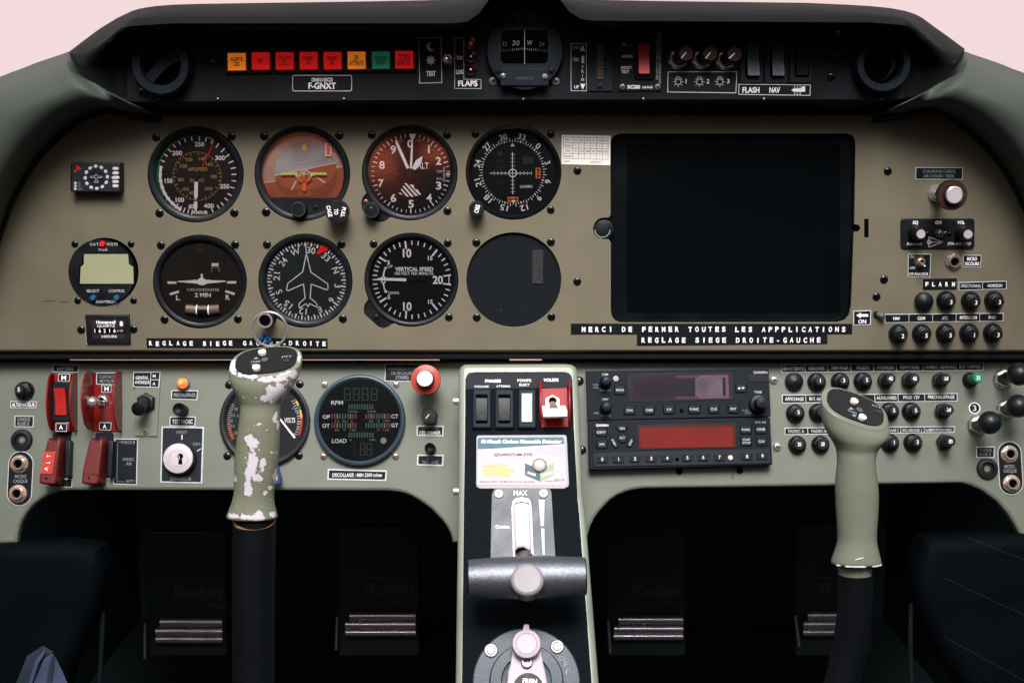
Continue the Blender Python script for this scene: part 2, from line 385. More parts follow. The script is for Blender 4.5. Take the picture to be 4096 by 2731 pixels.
def fairing(mirror, label):
    rows = [cr_spline([tuple(q) for q in s], 6) for s in ST]
    k = len(rows[0]); grid = []
    for j in range(k): grid.append(cr_spline([r_[j] for r_ in rows], 5))
    n = len(grid[0]); V = []
    f = (lambda u: 2375 - u) if mirror else (lambda u: u)
    for j in range(k):
        for i in range(n):
            u, v, y = grid[j][i]; V.append(Q(f(u), v, y))
    Fc = [(j * n + i, j * n + i + 1, (j + 1) * n + i + 1, (j + 1) * n + i) for j in range(k - 1) for i in range(n - 1)]
    # back skin so that it has thickness
    b = len(V); V += [v + Vector((0, .012, 0)) for v in V]
    Fc2 = [tuple(q + b for q in f_) for f_ in Fc]
    edge = [(i, i + 1) for i in range(n - 1)] + [((k - 1) * n + i, (k - 1) * n + i + 1) for i in range(n - 1)] + [(j * n, (j + 1) * n) for j in range(k - 1)] + [(j * n + n - 1, (j + 1) * n + n - 1) for j in range(k - 1)]
    Fc += Fc2 + [(a, c, c + b, a + b) for a, c in edge]
    o = worldmesh('side_fairing', V, Fc, ['fairing']); tag(o, label, 'fairing', 'fairings either side of the instrument panel')
    # dark gasket following the inner edge
    inner = [Q(f(grid[k - 1][i][0]), grid[k - 1][i][1], -.004) for i in range(n)]
    m = MB(UP, FD, 1176, 784); inv = m.mat4.inverted()
    m.tube([inv @ q for q in inner], .0055, 'rubber', 10)
    g = m.obj('edge_gasket'); g.parent = o; g.matrix_world = m.mat4
fairing(False, 'olive grey curved fairing at the left end of the black hood')
fairing(True, 'olive grey curved fairing at the right end of the black hood')
# ------------------------------------------------------------------ glareshield
VT = [(159,119),(188,97),(228,67),(269,42),(309,23),(349,15),(403,11),(483,9),(632,7),(900,3),(1030,0),(1080,-8),(1140,-26),(1206,-36),(1270,-26),(1320,-8),(1370,0),(1450,2),(1550,3.5),(1877,7.5),(1993,14),(2044,19),(2082,26),(2112,37),(2150,65),(2181,87),(2216,113)]
VB = [(159,119.5),(172,145),(188,164),(215,188),(252,217),(285,231),(310,234),(1176,228.5),(2060,228.5),(2082,225),(2102,221),(2129,211),(2157,191),(2180,170),(2194,158),(2211,133),(2216,113.5)]
LIP = [(159,75),(400,60),(1050,60),(1075,55),(1100,38),(1127,0),(1150,-16),(1206,-22),(1262,-16),(1283,0),(1308,34),(1335,50),(1360,54),(2000,58),(2216,75)]
def sm(t): t = max(0, min(1, t)); return t * t * (3 - 2 * t)
us = [159,162,166,172,180,188,198,208,220,232,244,256,268,280,292,304,318,335,360,400,460,560,700,850,980,1040,1060,1075,1088,1100,1112,1125,1140,1160,1180,1206,1232,1252,1268,1283,1296,1308,1320,1335,1350,1370,1400,1500,1700,1850,1950,2000,2025,2045,2062,2076,2090,2104,2118,2132,2146,2158,2170,2182,2192,2200,2207,2212,2216]
FE = [0,.06,.13,.22,.34,.46,.58,.70,.80,.90,1]; YE = [.055,.02,.0,-.018,-.032,-.042,-.047,-.05,-.052,-.052,-.052]
cols = []
for u in us:
    vt, vb, lp = interp(VT, u), interp(VB, u), interp(LIP, u); H = vb - vt
    e = sm((u - 175) / 130) * sm((2200 - u) / 130)
    pv = [vt, vt + 2.5, vt + 6, vt + 14, lp - 22 if lp - 22 > vt + 20 else vt + 20, lp - 6, lp + 3, lp + 9, lp + 11, lp + 16, vb]
    py = [.11, .06, .0, -.05, -.084, -.092, -.088, -.072, -.055, -.0415, -.0415]
    c = []
    for i in range(11):
        v = (1 - e) * (vt + FE[i] * H) + e * pv[i]; y = (1 - e) * YE[i] + e * py[i]; c.append((u, v, y))
    cols.append(c)
V = []; nC = 11
for c in cols: V += [Q(*q) for q in c]
hood = []; fas = []
for i in range(len(us) - 1):
    for j in range(nC - 1):
        f = (i * nC + j, i * nC + j + 1, (i + 1) * nC + j + 1, (i + 1) * nC + j)
        (fas if j == nC - 2 and 292 <= us[i] < 2076 else hood).append(f)
gl = bpy.data.objects.new('glareshield', None); col.objects.link(gl)
tag(gl, 'black padded glareshield hood spanning the top of the instrument panel', 'glareshield')
o = worldmesh('hood', V, hood, ['hood'], sharp=80); o.parent = gl
o = worldmesh('fascia', V, fas, ['fascia'], sharp=80); o.parent = gl
# sloping glossy lip under the fascia
A = [(309,233.5,-.0415),(700,231,-.0415),(1176,228.5,-.0415),(1700,228.5,-.0415),(2062,228.5,-.0415)]
B = [(368,259,-.002),(700,257,-.002),(1176,251,-.002),(1700,254,-.002),(2012,257,-.002)]
UB = [(u, v - 1, .06) for u, v, y in B]
V2 = [Q(*q) for q in A + B + UB]; n = 5
o = worldmesh('under_lip', V2, [(i + k, n + i + k, n + i + 1 + k, i + 1 + k) for i in range(n - 1) for k in (0, n)], ['underlip']); o.parent = gl
m = MB(UP, FD, 1176, 265)
m.prism([(360, 257), (2020, 255), (2020, 264), (360, 266)], -2, 2.2, 'blackmat', .8)
o = m.obj('trim_strip'); o.parent = gl; o.matrix_world = m.mat4
for x in (425, 642, 843, 1195, 1508, 1705):
    m = MB(UP, FD, x, 261); m.lathe(x, 262 if x < 700 else 260, [(4, 2), (4, 3), (2, 3.4), (0, 3.5)], 'blackgloss', 10)
    o = m.obj('screw'); o.parent = gl; o.matrix_world = m.mat4
for x in (368, 500, 790, 1202, 1478, 1755, 2022):
    m = MB(GF, FD, x, 230); m.lathe(x, 229.5, [(5, 0), (5, 1), (2, 1.6), (0, 1.7)], 'blackgloss', 10)
    o = m.obj('screw'); o.parent = gl; o.matrix_world = m.mat4
Vf = [Q(u, v, .007) for v in (205, 268) for u in (225, 2150)]
o = worldmesh('leak_blocker', Vf, [(0, 1, 3, 2)], ['void']); o.parent = gl  # black sheet added behind the hood to stop sky leaking through seams
# ------------------------------------------------------------------ plate with holes (front face at z = 0)
def holed(pl, name, outline, holes, thick, bev, mt, anchor=(1176, 500)):
    b = MB(pl, FD, *anchor)
    cu = bpy.data.curves.new('c', 'CURVE'); cu.dimensions = '2D'; cu.fill_mode = 'BOTH'; cu.extrude = thick / 2; cu.bevel_depth = bev; cu.bevel_resolution = 2; cu.offset = -bev
    for cr, P in [(FD, outline)] + holes:
        b.use(cr); L = [b.p(x, y) for x, y in P] if not isinstance(P, tuple) else P[0]
        a = area([(q[0], q[1]) for q in L])
        if (a < 0) == (P is outline): L = L[::-1]
        sp = cu.splines.new('POLY'); sp.points.add(len(L) - 1); sp.use_cyclic_u = True
        for q, w in zip(sp.points, L): q.co = (w[0], w[1], 0, 1)
    o = bpy.data.objects.new('c', cu); col.objects.link(o); dg = bpy.context.evaluated_depsgraph_get()
    me = bpy.data.meshes.new_from_object(o.evaluated_get(dg)); bpy.data.objects.remove(o); bpy.data.curves.remove(cu)
    me.transform(Matrix.Translation((0, 0, -thick / 2 - bev))); me.name = name
    me.materials.clear(); me.materials.append(MT[mt]); me.polygons.foreach_set('use_smooth', [True] * len(me.polygons)); me.set_sharp_from_angle(angle=R(30))
    q = bpy.data.objects.new(name, me); col.objects.link(q); q.matrix_world = b.mat4; return q
def cpts(x, y, r, n=72): return [(x + r * math.sin(2 * math.pi * i / n), y - r * math.cos(2 * math.pi * i / n)) for i in range(n)]
def circ_tab(cx, cy, r, tab, n=72):
    "circle with a lobe: tab runs from a start point on the circle to an end point on it"
    a0 = math.atan2(tab[-1][0] - cx, -(tab[-1][1] - cy)); a1 = math.atan2(tab[0][0] - cx, -(tab[0][1] - cy))
    # walk the long way round from a0 to a1, anticlockwise in the picture
    while a1 > a0: a1 -= 2 * math.pi
    if a0 - a1 < math.pi: a1 -= 2 * math.pi
    return tab + [(cx + r * math.sin(a0 + (a1 - a0) * i / n), cy - r * math.cos(a0 + (a1 - a0) * i / n)) for i in range(1, n)]
VSI_P = circ_tab(803, 784, 671, [(190,1060),(140,1130),(123,1210),(135,1270),(180,1320),(330,1455),(400,1478),(470,1455),(520,1415),(560,1405)])
ALT_P = circ_tab(780, 754, 683, [(165,1040),(110,1110),(90,1180),(100,1270),(140,1350),(240,1425),(340,1460),(420,1450),(470,1410),(500,1385)])
TAB_P = rr(1403, 307, 1965, 741, 22)
TAB_P = [(1425,307),(1945,307),(1957,311),(1964,320),(1965,335),(1962,515),(1972,517),(1977,524),(1972,532),(1961,533),(1955,700),(1951,722),(1941,735),(1925,740),(1425,741),(1413,736),(1405,725),(1403,710),(1403,556),(1398,550),(1385,550),(1373,546),(1365,537),(1362,525),(1366,512),(1375,503),(1387,500),(1398,500),(1403,494),(1402,335),(1404,320),(1412,311)]
outline = [(-40, 820), (-40, 480), (60, 330), (150, 252), (2230, 252), (2330, 330), (2420, 480), (2420, 820)]
outline = [(x, min(y, 803)) for x, y in outline]
up = bpy.data.objects.new('instrument_panel', None); col.objects.link(up)
tag(up, 'large khaki painted instrument panel holding the round gauges and tablet', 'instrument panel')
p_ = holed(UP, 'panel_plate', outline, [(A1, cpts(1712, 643, 566)), (A2, cpts(745, 765, 682)), (A3, ALT_P), (A4, cpts(763, 745, 682)), (B1, cpts(1762, 668, 552)),
     (B1, cpts(640, 552, 400)), (B2, cpts(668, 675, 568)), (B3, VSI_P), (B4, cpts(675, 688, 594)), (FD, TAB_P)], .0025, .0003, 'panel'); p_.parent = up
L1 = [(800, 0), (803, .0002), (806, .0012), (809, .004), (811, .009), (812, .016), (812, .03)]
V = []
for x in (-45, 2425): V += [Q(x, v - (1.5 if i == 0 else 0), y + (0 if i else .0004)) for i, (v, y) in enumerate(L1)]
n = len(L1); o = worldmesh('rolled_edge', V, [(i, i + n, i + 1 + n, i + 1) for i in range(n - 1)], ['panel']); o.parent = up
m = MB(UP, FD, 1176, 820); m.prism([(-50, 811), (2430, 811), (2430, 826.5), (-50, 826.5)], -14, -4.5, 'blackmat', 2.5); m.box(160, 825, 1010, 827.6, -9, -5.6, 'trim_highlight', .4); m.box(1170, 824.5, 1245, 827.8, -9, -5.2, 'trim_highlight', .4)  # brown strips paint a highlight along the trim's lower edge
o = m.obj('lower_trim'); o.parent = up; o.matrix_world = m.mat4
m = MB(UP, FD, 1176, 500); m.rect(-30, 262, 2410, 800, -22, 'void'); o = m.obj('backing'); o.parent = up; o.matrix_world = m.mat4
# ------------------------------------------------------------------ lower panel
lowP = [(-60,829),(2420,829),(2420,1262),(2352,1240),(2341,1224),(2331,1204),(2315,1178),(2289,1149),(2254,1124),(2230,1114),(2208,1109),(2018,1112),(1895,1115),(1700,1118),(1503,1121),(1480,1121),(1458,1123),(1437,1129),(1418,1137),(1403,1147),(1391,1158),(1377,1173),(1366,1188),(1356,1208),(1347,1240),
  (1040,1246),(1035,1225),(1026,1208),(1015,1194),(1003,1181),(989,1167),(974,1156),(960,1147),(946,1139),(932,1133),(917,1129),(890,1126),(600,1125),(300,1125),(174,1125),(155,1125),(139,1127),(124,1131),(112,1136),(96,1144),(82,1154),(71,1164),(62,1175),(53,1189),(46,1204),(41,1222),(38,1246),(-60,1250)]
lp = holed(LP, 'lower_panel', lowP, [], .006, .003, 'panel_low', (1176, 1000))
tag(lp, 'pale grey green lower switch panel below the khaki one, arched over both footwells', 'switch panel')
# ------------------------------------------------------------------ console
con = Thing('centre_console', 'grey green centre console with a black face plate, running down between the footwells', 'console', CP, FD, 1200, 1200)
m = con.mb()
outl = [(1075,833),(1300,832),(1314,834),(1323,840),(1327,852),(1332,950),(1338,1121),(1347,1200),(1376,1568),(1386,1700),(1040,1700),(1046,1568),(1052,1152),(1053,1000),(1053,852),(1057,840),(1065,834)]
m.prism(outl, -260, 0, 'console_paint', 5, 5)
con.part('housing', m)
m = con.mb()
inn = [(1090,854),(1296,853.5),(1306,856),(1312,862),(1314.5,872),(1318,980),(1327,1148),(1330.5,1182),(1344,1365),(1359,1568),(1368,1680),(1056,1680),(1061,1568),(1065.5,1152),(1068,1000),(1069,872),(1072,862),(1079,856)]
m.prism(inn, -.5, .9, 'console_black', .5)
m.use(E3)
m.prism([(200,236),(1230,234),(1262,262),(1278,310),(1282,392),(164,408),(162,300),(178,262)], .9, 1.5, 'console_plate', .3)
con.part('face_plate', m)
m = con.mb(); m.use(E3)
for t, x, y, w, h, b in (('PHARES',450,322,172,32,.03),('ROULAGE',332,379,152,23,.01),('ATTERRIS',556,377,152,23,.01),('POMPE',778,317,150,30,.02),('ELECT',779,362,110,28,.02),('VOLETS',1056,312,162,32,.03)): m.text(t, x, y, h, 'white', 1.6, w, bold=b)
con.part('lettering', m)
for x, y in ((1047, 921), (1048, 1128)):
    m = con.mb(); c = m.p(x + 6, y, -8); m.tube([c, c + Vector((-.0045, 0, 0))], .0034, 'chrome', 14)
    con.part('side_screw', m)
# knee pads and footwell trim
def pad(name, P, seams, label, cat, y=-.03):
    pl = Plane(Q(1176, 1300, y), 8); m = MB(pl, FD, sum(q[0] for q in P) / len(P), 1400)
    m.prism(P, -25, 12, 'leather', 14, 6)
    o = single(name, label, cat, m, 'padded leather knee pads')
    for (x0, y0), (x1, y1) in seams:
            m = MB(pl, FD, sum(q[0] for q in P) / len(P), 1400)
            n = int(math.hypot(x1 - x0, y1 - y0) / 6)
            for i in range(n):
                a = (i + .2) / n; b = (i + .75) / n; m.line([(x0 + (x1 - x0) * a, y0 + (y1 - y0) * a), (x0 + (x1 - x0) * b, y0 + (y1 - y0) * b)], 1.3, 12.4, 'seam')
            s = m.obj('seam'); s.parent = o
pad('knee_pad', [(2130,1238),(2330,1228),(2420,1235),(2420,1640),(2250,1640),(2205,1568),(2172,1520),(2150,1480),(2130,1430),(2115,1385),(2107,1340),(2112,1290)], [((2223,1234),(2352,1285)), ((2170,1327),(2352,1412)), ((2166,1460),(2352,1562))],
    'dark navy leather knee pad with three stitched seams, lower right corner', 'knee pad')
pad('knee_pad', [(-60,1256),(40,1250),(150,1245),(225,1260),(233,1300),(230,1353),(218,1400),(196,1450),(176,1500),(150,1550),(130,1640),(-60,1640)], [],
    'dark navy leather knee pad without seams, lower left corner', 'knee pad')
# ------------------------------------------------------------------ light
w = bpy.data.worlds.new('World'); scn.world = w; w.use_nodes = True; n, N, L = w.node_tree, w.node_tree.nodes, w.node_tree.links
bg = N['Background']; tc = N.new('ShaderNodeTexCoord'); sx = N.new('ShaderNodeSeparateXYZ'); L.new(tc.outputs['Generated'], sx.inputs[0])
def mr(src, a, b, c, d, t='SMOOTHSTEP'):
    q = N.new('ShaderNodeMapRange'); q.interpolation_type = t
    for k_, v_ in zip(('From Min', 'From Max', 'To Min', 'To Max'), (a, b, c, d)): q.inputs[k_].default_value = v_
    L.new(src, q.inputs['Value']); return q.outputs[0]
back = mr(sx.outputs['Z'], .14, .62, .010, SKY_BACK); front = mr(sx.outputs['Z'], -.06, -.02, .01, .90)
fy = mr(sx.outputs['Y'], .45, .85, 0, 1)
mx = N.new('ShaderNodeMix'); mx.data_type = 'FLOAT'; L.new(fy, mx.inputs[0]); L.new(back, mx.inputs[2]); L.new(front, mx.inputs[3])
L.new(mx.outputs[0], bg.inputs['Strength'])
cm = N.new('ShaderNodeMix'); cm.data_type = 'RGBA'; cm.inputs[6].default_value = (.95, 1, 1, 1); cm.inputs[7].default_value = (1.0, .78, .80, 1)
L.new(fy, cm.inputs[0]); L.new(cm.outputs[2], bg.inputs['Color'])
def area_light(name, loc, tgt, sx_, sy_, p, c):
    l = bpy.data.lights.new(name, 'AREA'); l.shape = 'RECTANGLE'; l.size = sx_; l.size_y = sy_; l.energy = p; l.color = c; l.spread = R(SPREAD)
    o = bpy.data.objects.new(name, l); col.objects.link(o); o.location = loc
    o.rotation_euler = (Vector(tgt) - Vector(loc)).to_track_quat('-Z', 'Y').to_euler(); return o
area_light('canopy_light', (0.03, -1.15, 2.15), (0, 0, .86), 1.1, .85, LAMP, (1, .965, .95))
scn.view_settings.view_transform = 'Standard'; scn.view_settings.look = 'None'; scn.view_settings.exposure = 0; scn.view_settings.gamma = 1
scn.render.film_transparent = False
# ================================================================== UPPER PANEL INSTRUMENTS
outline_n = {71 + 10: 10}
DZ = -6.0        # dial faces sit behind the panel
def gauge(name, label, cr, cx, cy, r, ri, dial='dial', outline=None, screws=(), sr=50, group='round gauges set in the khaki panel', cat='gauge', pl=UP, front=-.4, dz=DZ, style=0, glassy=True, smt='blackgloss', sk='x', fx=None, fy=None):
    t = Thing(name, label, cat, pl, cr, cx, cy, group)
    m = t.mb(); r2 = r - 4
    if outline:
        T_, (x0, y0), (x1, y1) = outline, outline[0], outline[outline_n[len(outline)] - 1]
        nt = outline_n[len(outline)]; T_ = outline[:nt]
        a1 = math.atan2(T_[-1][0] - cx, -(T_[-1][1] - cy)); a0 = math.atan2(T_[0][0] - cx, -(T_[0][1] - cy))
        if abs(a0 - a1) > math.pi: a0 += 2 * math.pi if a0 < a1 else -2 * math.pi
        m.prism(T_ + [(cx + (r - 40) * math.sin(a1 + (a0 - a1) * i / 12), cy - (r - 40) * math.cos(a1 + (a0 - a1) * i / 12)) for i in range(13)], -12, front - 2.0, 'black', .6)
    prof = [(r2, -12), (r2, front - .5), (r2 - 6, front), (ri + (r2 - ri) * .45, front + (.2 if style else 0)), (ri + 10, front - .8), (ri, front - 1.6), (ri, dz - .5)]
    m.lathe(cx, cy, prof, 'black' if style != 2 else 'blackgloss', 72, zc=front)
    t.part('bezel', m)
    t.front = front; t.dz = dz
    if glassy:
        g = t.mb(); g.lathe(cx, cy, [(ri - 1, front - 2.2), (ri - 1, front - 1.7), (0, front - 1.7)], 'glass', 48, zc=front); t.glass = g
    for x, y in screws:
        s = t.mb(); screw(s, x, y, sr, 0, smt, kind=sk); t.part('mounting_screw', s)
    return t
def face(t, cx, cy, r, mt, z=None):
    m = t.mb(); m.disc(cx, cy, r, t.dz if z is None else z, mt, 64); return m
# --- airspeed
t = gauge('airspeed_indicator', 'airspeed gauge with green and white arcs and knots ring, top left of the gauge rows', A1, 1712, 643, 562, 480, screws=[(1248,203),(2137,193),(1288,1095),(2167,1090)])
m = face(t, 1722, 655, 500, 'dial_brown'); z = DZ + .2; cx, cy = 1737, 665
T = [4.3,14.3,24,33.9,45,56,67,77,86.7,97,108,120,129,139,147,158,-7.3,-18,-27.5,-36.6,-46.6,-56,-66,-75.5,-87,-97,-107,-117,-126,-135,-143,-150,-156.5,-163,-169]
for a in T: m.tick(cx, cy, 402 if 30 < a < 170 or a < -140 else 420, 466, a, 13, z + .05, 'white')
m.ring(cx, cy, 468, 496, z, 'green', -138, 14); m.ring(cx, cy, 428, 458, z, 'white', -152, -74); m.ring(cx, cy, 465, 492, z + .03, 'yellow', 14.5, 25)
m.ring(cx - 7, cy - 3, 284, 288, z, 'brownink')
for i in range(36):
    a = -170 + i * 9.7; m.tick(cx - 7, cy - 3, 246 if i % 2 == 0 else 262, 286, a, 9 if i % 2 == 0 else 6, z, 'brownink')
for s, x, y, w in (('250',1757,287,110),('200',1495,390,118),('300',2000,448,115),('150',1395,717,92),('350',2055,782,110),('100',1527,940,100),('400',1868,1010,118),('60',1660,1017,62),('KM/HR',1768,1088,180)): m.text(s, x, y, 50 if s[0] != 'K' else 38, 'white', z, w, bold=.015)
for s, x, y, w in (('40',1665,858,62),('60',1597,812,68),('80',1540,702,68),('100',1572,545,80),('120',1637,467,74),('140',1790,458,80),('160',1875,522,80),('180',1925,667,76),('200',1865,808,96),('AIRSPEED',1735,580,235),('KNOTS',1730,713,165)): m.text(s, x, y, 38, 'brownink', z, w, bold=.01)
m.line([(1945,225),(1770,600)], 12, z + .2, 'red'); t.part('dial', m)
m = t.mb(); z = DZ + 1.6
m.poly([(1698,728),(1740,728),(1738,900),(1716,945),(1694,900)], z, 'white'); m.poly([(1710,955),(1732,965),(1734,1030),(1712,1088),(1690,1030),(1692,965)], z, 'white'); m.line([(1718,660),(1718,730)], 30, z - .02, 'dial_brown')
m.lathe(1718, 655, [(42, DZ + .5), (42, DZ + 1.8), (20, DZ + 2.2), (0, DZ + 2.2)], 'dial_brown', 24); t.part('needle', m); t.part('glass', t.glass)
# --- attitude
t = gauge('attitude_indicator', 'attitude gauge with tilted horizon, red brown ground and yellow wings, second in the top row', A2, 745, 765, 678, 590, 'dial', screws=[(205,230),(1273,222),(230,1312)], sr=62, dz=-9)
def clipc(P, cx, cy, r): return P
m = t.mb(); z = -9
def seg(cx, cy, r, y0, y1, n=60):
    "part of a disc between two (tilted) lines y = f(x)"
    return None
def arcpoly(cx, cy, r, a0, a1, n=40): return [(cx + r * math.sin(R(a0 + (a1 - a0) * i / n)), cy - r * math.cos(R(a0 + (a1 - a0) * i / n))) for i in range(n + 1)]
# outer ring card: sky above, ground below, tilted like the horizon
m.poly(arcpoly(765, 770, 590, -101, 79), z, 'ai_sky'); m.poly(arcpoly(765, 770, 590, 79, 259), z, 'ai_ground')
m.line([(210,893),(360,868)], 18, z + .05, 'ai_line'); m.line([(1235,678),(1325,660)], 18, z + .05, 'ai_line')
m.disc(800, 770, 446, z + .1, 'ai_ground2', 56)
m.poly(arcpoly(800, 770, 446, -94, 70), z + .2, 'ai_sky2')
m.poly(arcpoly(800, 770, 446, -94, -73, 5) + [(1215,615)] + arcpoly(800, 770, 446, 69, 71, 2)[::-1] + [(1230,640),(1235,720),(1140,880),(1000,960),(850,995),(700,1000),(560,975),(430,935),(385,890),(357,800)], z + .15, 'ai_ground') if False else None
m.poly([(357,800),(1218,618),(1236,700),(1220,760),(1140,870),(1000,955),(850,995),(700,1000),(560,975),(440,930),(385,880)], z + .3, 'ai_ground')
m.line([(357,795),(1215,612)], 17, z + .4, 'ai_line')
for a in (-30, -20, -10, 0, 8, 17): m.tick(765, 770, 450, 535, a, 16 if a in (-30, 17) else 9, z + .15, 'ai_pale')
for a in (-46, -60, -75): m.tick(765, 770, 440, 545, a, 18, z + .15, 'ai_pale')
m.poly([(755,345),(793,345),(812,432),(732,432)], z + .5, 'yellow')
for P in ([(700,568),(768,555)], [(678,615),(803,590)], [(714,652),(784,638)]): m.line(P, 8, z + .5, 'ai_line')
m.line([(770,698),(1065,892)], 22, z + .5, 'ai_line'); m.line([(752,700),(592,992)], 22, z + .5, 'ai_line')
for P in ([(735,740),(795,730)], [(718,795),(838,770)], [(680,888),(915,836)]): m.line(P, 11, z + .5, 'ai_line')
m.poly([(675,1085),(700,1010),(850,1010),(885,1085)], z + .45, 'ai_ground'); t.part('horizon_card', m)
m = t.mb(); z = -5
m.poly([(745,870),(800,870),(803,1012),(745,1012)], z, 'orange'); m.ring(768, 770, 88, 122, z, 'orange', 108, 252); m.tick(768, 770, 20, 100, 180, 18, z, 'orange')
for s in (-1, 1):
    x = 768; m.poly([(x + s*88,748),(x + s*318,750),(x + s*330,765),(x + s*318,782),(x + s*122,782),(x + s*118,812),(x + s*86,810),(x + s*90,775)], z + .05, 'lime')
m.disc(768, 763, 23, z + .1, 'lime'); t.part('aircraft_symbol', m)
m = t.mb(); m.box(1073, 328, 1160, 521, -7.5, -6.8, 'white', .1); m.rect(1083, 338, 1150, 508, -6.7, 'lamp_off'); m.text('OFF', 1115, 425, 34, 'legend', -6.6, 140, rot=90, bold=.02); t.part('off_flag', m)
m = t.mb(); P = arcpoly(745, 765, 640, 122, 238)
m.prism(P, -8, -1.4, 'black', .5); t.part('lower_mask', m)
m = t.mb(); m.lathe(1236, 1310, [(120,-2),(120,8),(150,9),(162,10),(162,20),(156,21.2),(0,21.4)], 'black', 40, zc=21); z = 21.6
m.text('PULL', 1330, 1315, 52, 'white', z, 140, rot=100, bold=.02); m.text('TO', 1228, 1308, 52, 'white', z, 80, rot=92, bold=.02); m.text('CAGE', 1130, 1300, 52, 'white', z, 158, rot=78, bold=.02); t.part('cage_knob', m)
m = t.mb(); m.lathe(688, 1277, [(108,-1.4),(108,7),(100,8.3),(0,8.4)], 'black', 40, flut=.06, zc=8); m.ring(688, 1277, 95, 100, 8.5, 'dimmer'); t.part('adjust_knob', m)  # grey ring paints the highlight on the knob's rim
m = t.mb(); screw(m, 930, 1247, 30, -1.4, 'black'); t.part('small_screw', m); t.part('glass', t.glass)
# --- altimeter
t = gauge('altimeter', 'altimeter with three white hands and a striped window, third in the top row', A3, 780, 754, 679, 600, outline=ALT_P, screws=[(238,215),(1312,213),(1318,1295)], sr=58)
m = face(t, 783, 762, 610, 'dial'); z = DZ + .2; cx, cy = 790, 768; mt = 'white'
for i in range(50):
    a = i * 7.2
    if i in (0,): continue
    m.tick(cx, cy, 496 if i % 5 == 0 else 518, 564, a, 14 if i % 5 == 0 else 9, z, 'white')
for s, x, y in (('1',1053,418),('2',1190,585),('3',1192,937),('4',1057,1110),('5',800,1197),('6',547,1113),('7',370,902),('8',385,643),('9',545,423),('0',785,340)): m.text(s, x, y, 104, 'white', z, None if s == '1' else 78, bold=.012)
m.text('FEET', 918, 297, 34, 'dim', z, 105, rot=8); m.text('100', 640, 300, 34, 'dim', z, 75, rot=-10); m.text('ALT', 968, 653, 86, 'white', z, 165)
m.text('1010', 1203, 735, 38, 'ink', z, 72); m.text('1015', 1197, 838, 38, 'ink', z, 72)
for i in range(9): m.line([(1240 if i in (2, 7) else 1258, 678 + i * 24.5), (1282, 678 + i * 24.5)], 9, z, 'ink')
m.poly([(1290,770),(1310,760),(1355,760),(1355,782),(1310,782)], z + .1, 'white'); t.part('dial', m)
m = t.mb()
for k, P in enumerate([[(620,1048),(640,1030),(685,1072)],[(650,990),(672,985),(770,1092),(735,1092)],[(678,950),(698,940),(838,1092),(800,1096)],[(705,905),(728,900),(900,1082),(862,1084)],[(778,922),(830,925),(845,958),(838,972),(862,990),(890,990),(942,1065),(925,1070),(895,1050)]]): m.poly(P, z + .1, 'white')
t.part('striped_window', m)
m = t.mb(); z = DZ + 1.4; m.poly([(573,290),(590,285),(612,320),(775,685),(735,700),(577,335)], z + .3, 'white'); t.part('hundreds_hand', m)
m = t.mb(); m.poly([(768,200),(873,203),(826,290),(822,485),(812,690),(783,695),(792,485),(806,285)], z + .6, 'white'); t.part('ten_thousands_hand', m)
m = t.mb(); m.poly([(965,513),(940,630),(855,718),(812,692),(865,578)], z, 'white'); m.lathe(790, 765, [(58, DZ + .4), (58, DZ + 1.0), (0, DZ + 1.1)], 'dial_brown', 20); t.part('thousands_hand', m)
m = t.mb(); m.lathe(232, 1285, [(90,-2.4),(100,0),(110,1),(110,11),(102,12.2),(0,12.4)], 'black', 44, flut=.05, zc=12); m.ring(232, 1285, 101, 106, 12.3, 'dimmer'); m.line([(215,1238),(240,1255)], 8, 12.6, 'dim'); t.part('setting_knob', m)  # rim highlight drawn as a grey ring
m = t.mb(); screw(m, 155, 1160, 32, -2.4, 'bulb'); t.part('small_screw', m); t.part('glass', t.glass)
# --- course deviation
t = gauge('course_indicator', 'course deviation gauge with white cross scale and two orange flags, fourth in the top row', A4, 763, 745, 678, 612, screws=[(220,203),(1293,203),(1293,1280)], sr=56, style=2)
m = face(t, 763, 748, 640, 'dial'); z = DZ + .2; cx, cy = 752, 748
for i in range(72):
    a = i * 5 + .9 - 3; long_ = i % 2 == 0
    a = 12.4 + 2.5 + i * 5
m_ = 0
for i in range(72):
    a = 14.3 + i * 5; big = i % 6 == 0; med = i % 2 == 0
    m.tick(cx, cy, 432 if not big else 430, 460 if (big or not med) else 485, a, 18 if big else 9, z, 'white')
for s, x, y, r_ in (('33',880,243,15),('0',1112,375,38),('3',1245,610,72),('6',1253,880,102),('9',1125,1112,133),('12',912,1252,163),('15',628,1252,193),('18',398,1120,222),('21',257,895,253),('24',252,625,283),('27',385,382,313),('30',615,250,345)): m.text(s, x, y, 82, 'white', z, None if len(s) == 1 else 112, rot=r_)
for x, y, w_ in ((752,748,12),): m.ring(x, y + 10, 48, 60, z + .3, 'white')
m.line([(428,760),(1025,760)], 9, z, 'white'); m.line([(747,462),(753,1058)], 9, z, 'white')
for i in (-5, -4, -3, -2, 2, 3, 4, 5): m.line([(752 + i*53,730),(752 + i*53,786)], 6, z, 'ink'); m.line([(724,760 + i*53),(782,760 + i*53)], 6, z, 'ink')
m.poly([(748,328),(785,378),(714,378)], z, 'lime')
m.rect(1078, 682, 1148, 832, z, 'orange'); m.line([(1113,720),(1113,795)], 16, z + .1, 'legend'); m.poly([(1113,685),(1140,722),(1086,722)], z + .1, 'legend'); m.poly([(1113,829),(1140,792),(1086,792)], z + .1, 'legend')
m.rect(680, 1098, 831, 1168, z, 'orange'); m.line([(715,1132),(795,1132)], 16, z + .1, 'legend'); m.poly([(686,1132),(722,1106),(722,1158)], z + .1, 'legend'); m.poly([(826,1132),(790,1106),(790,1158)], z + .1, 'legend'); m.poly([(735,1145),(788,1145),(762,1190)], z + .2, 'white')
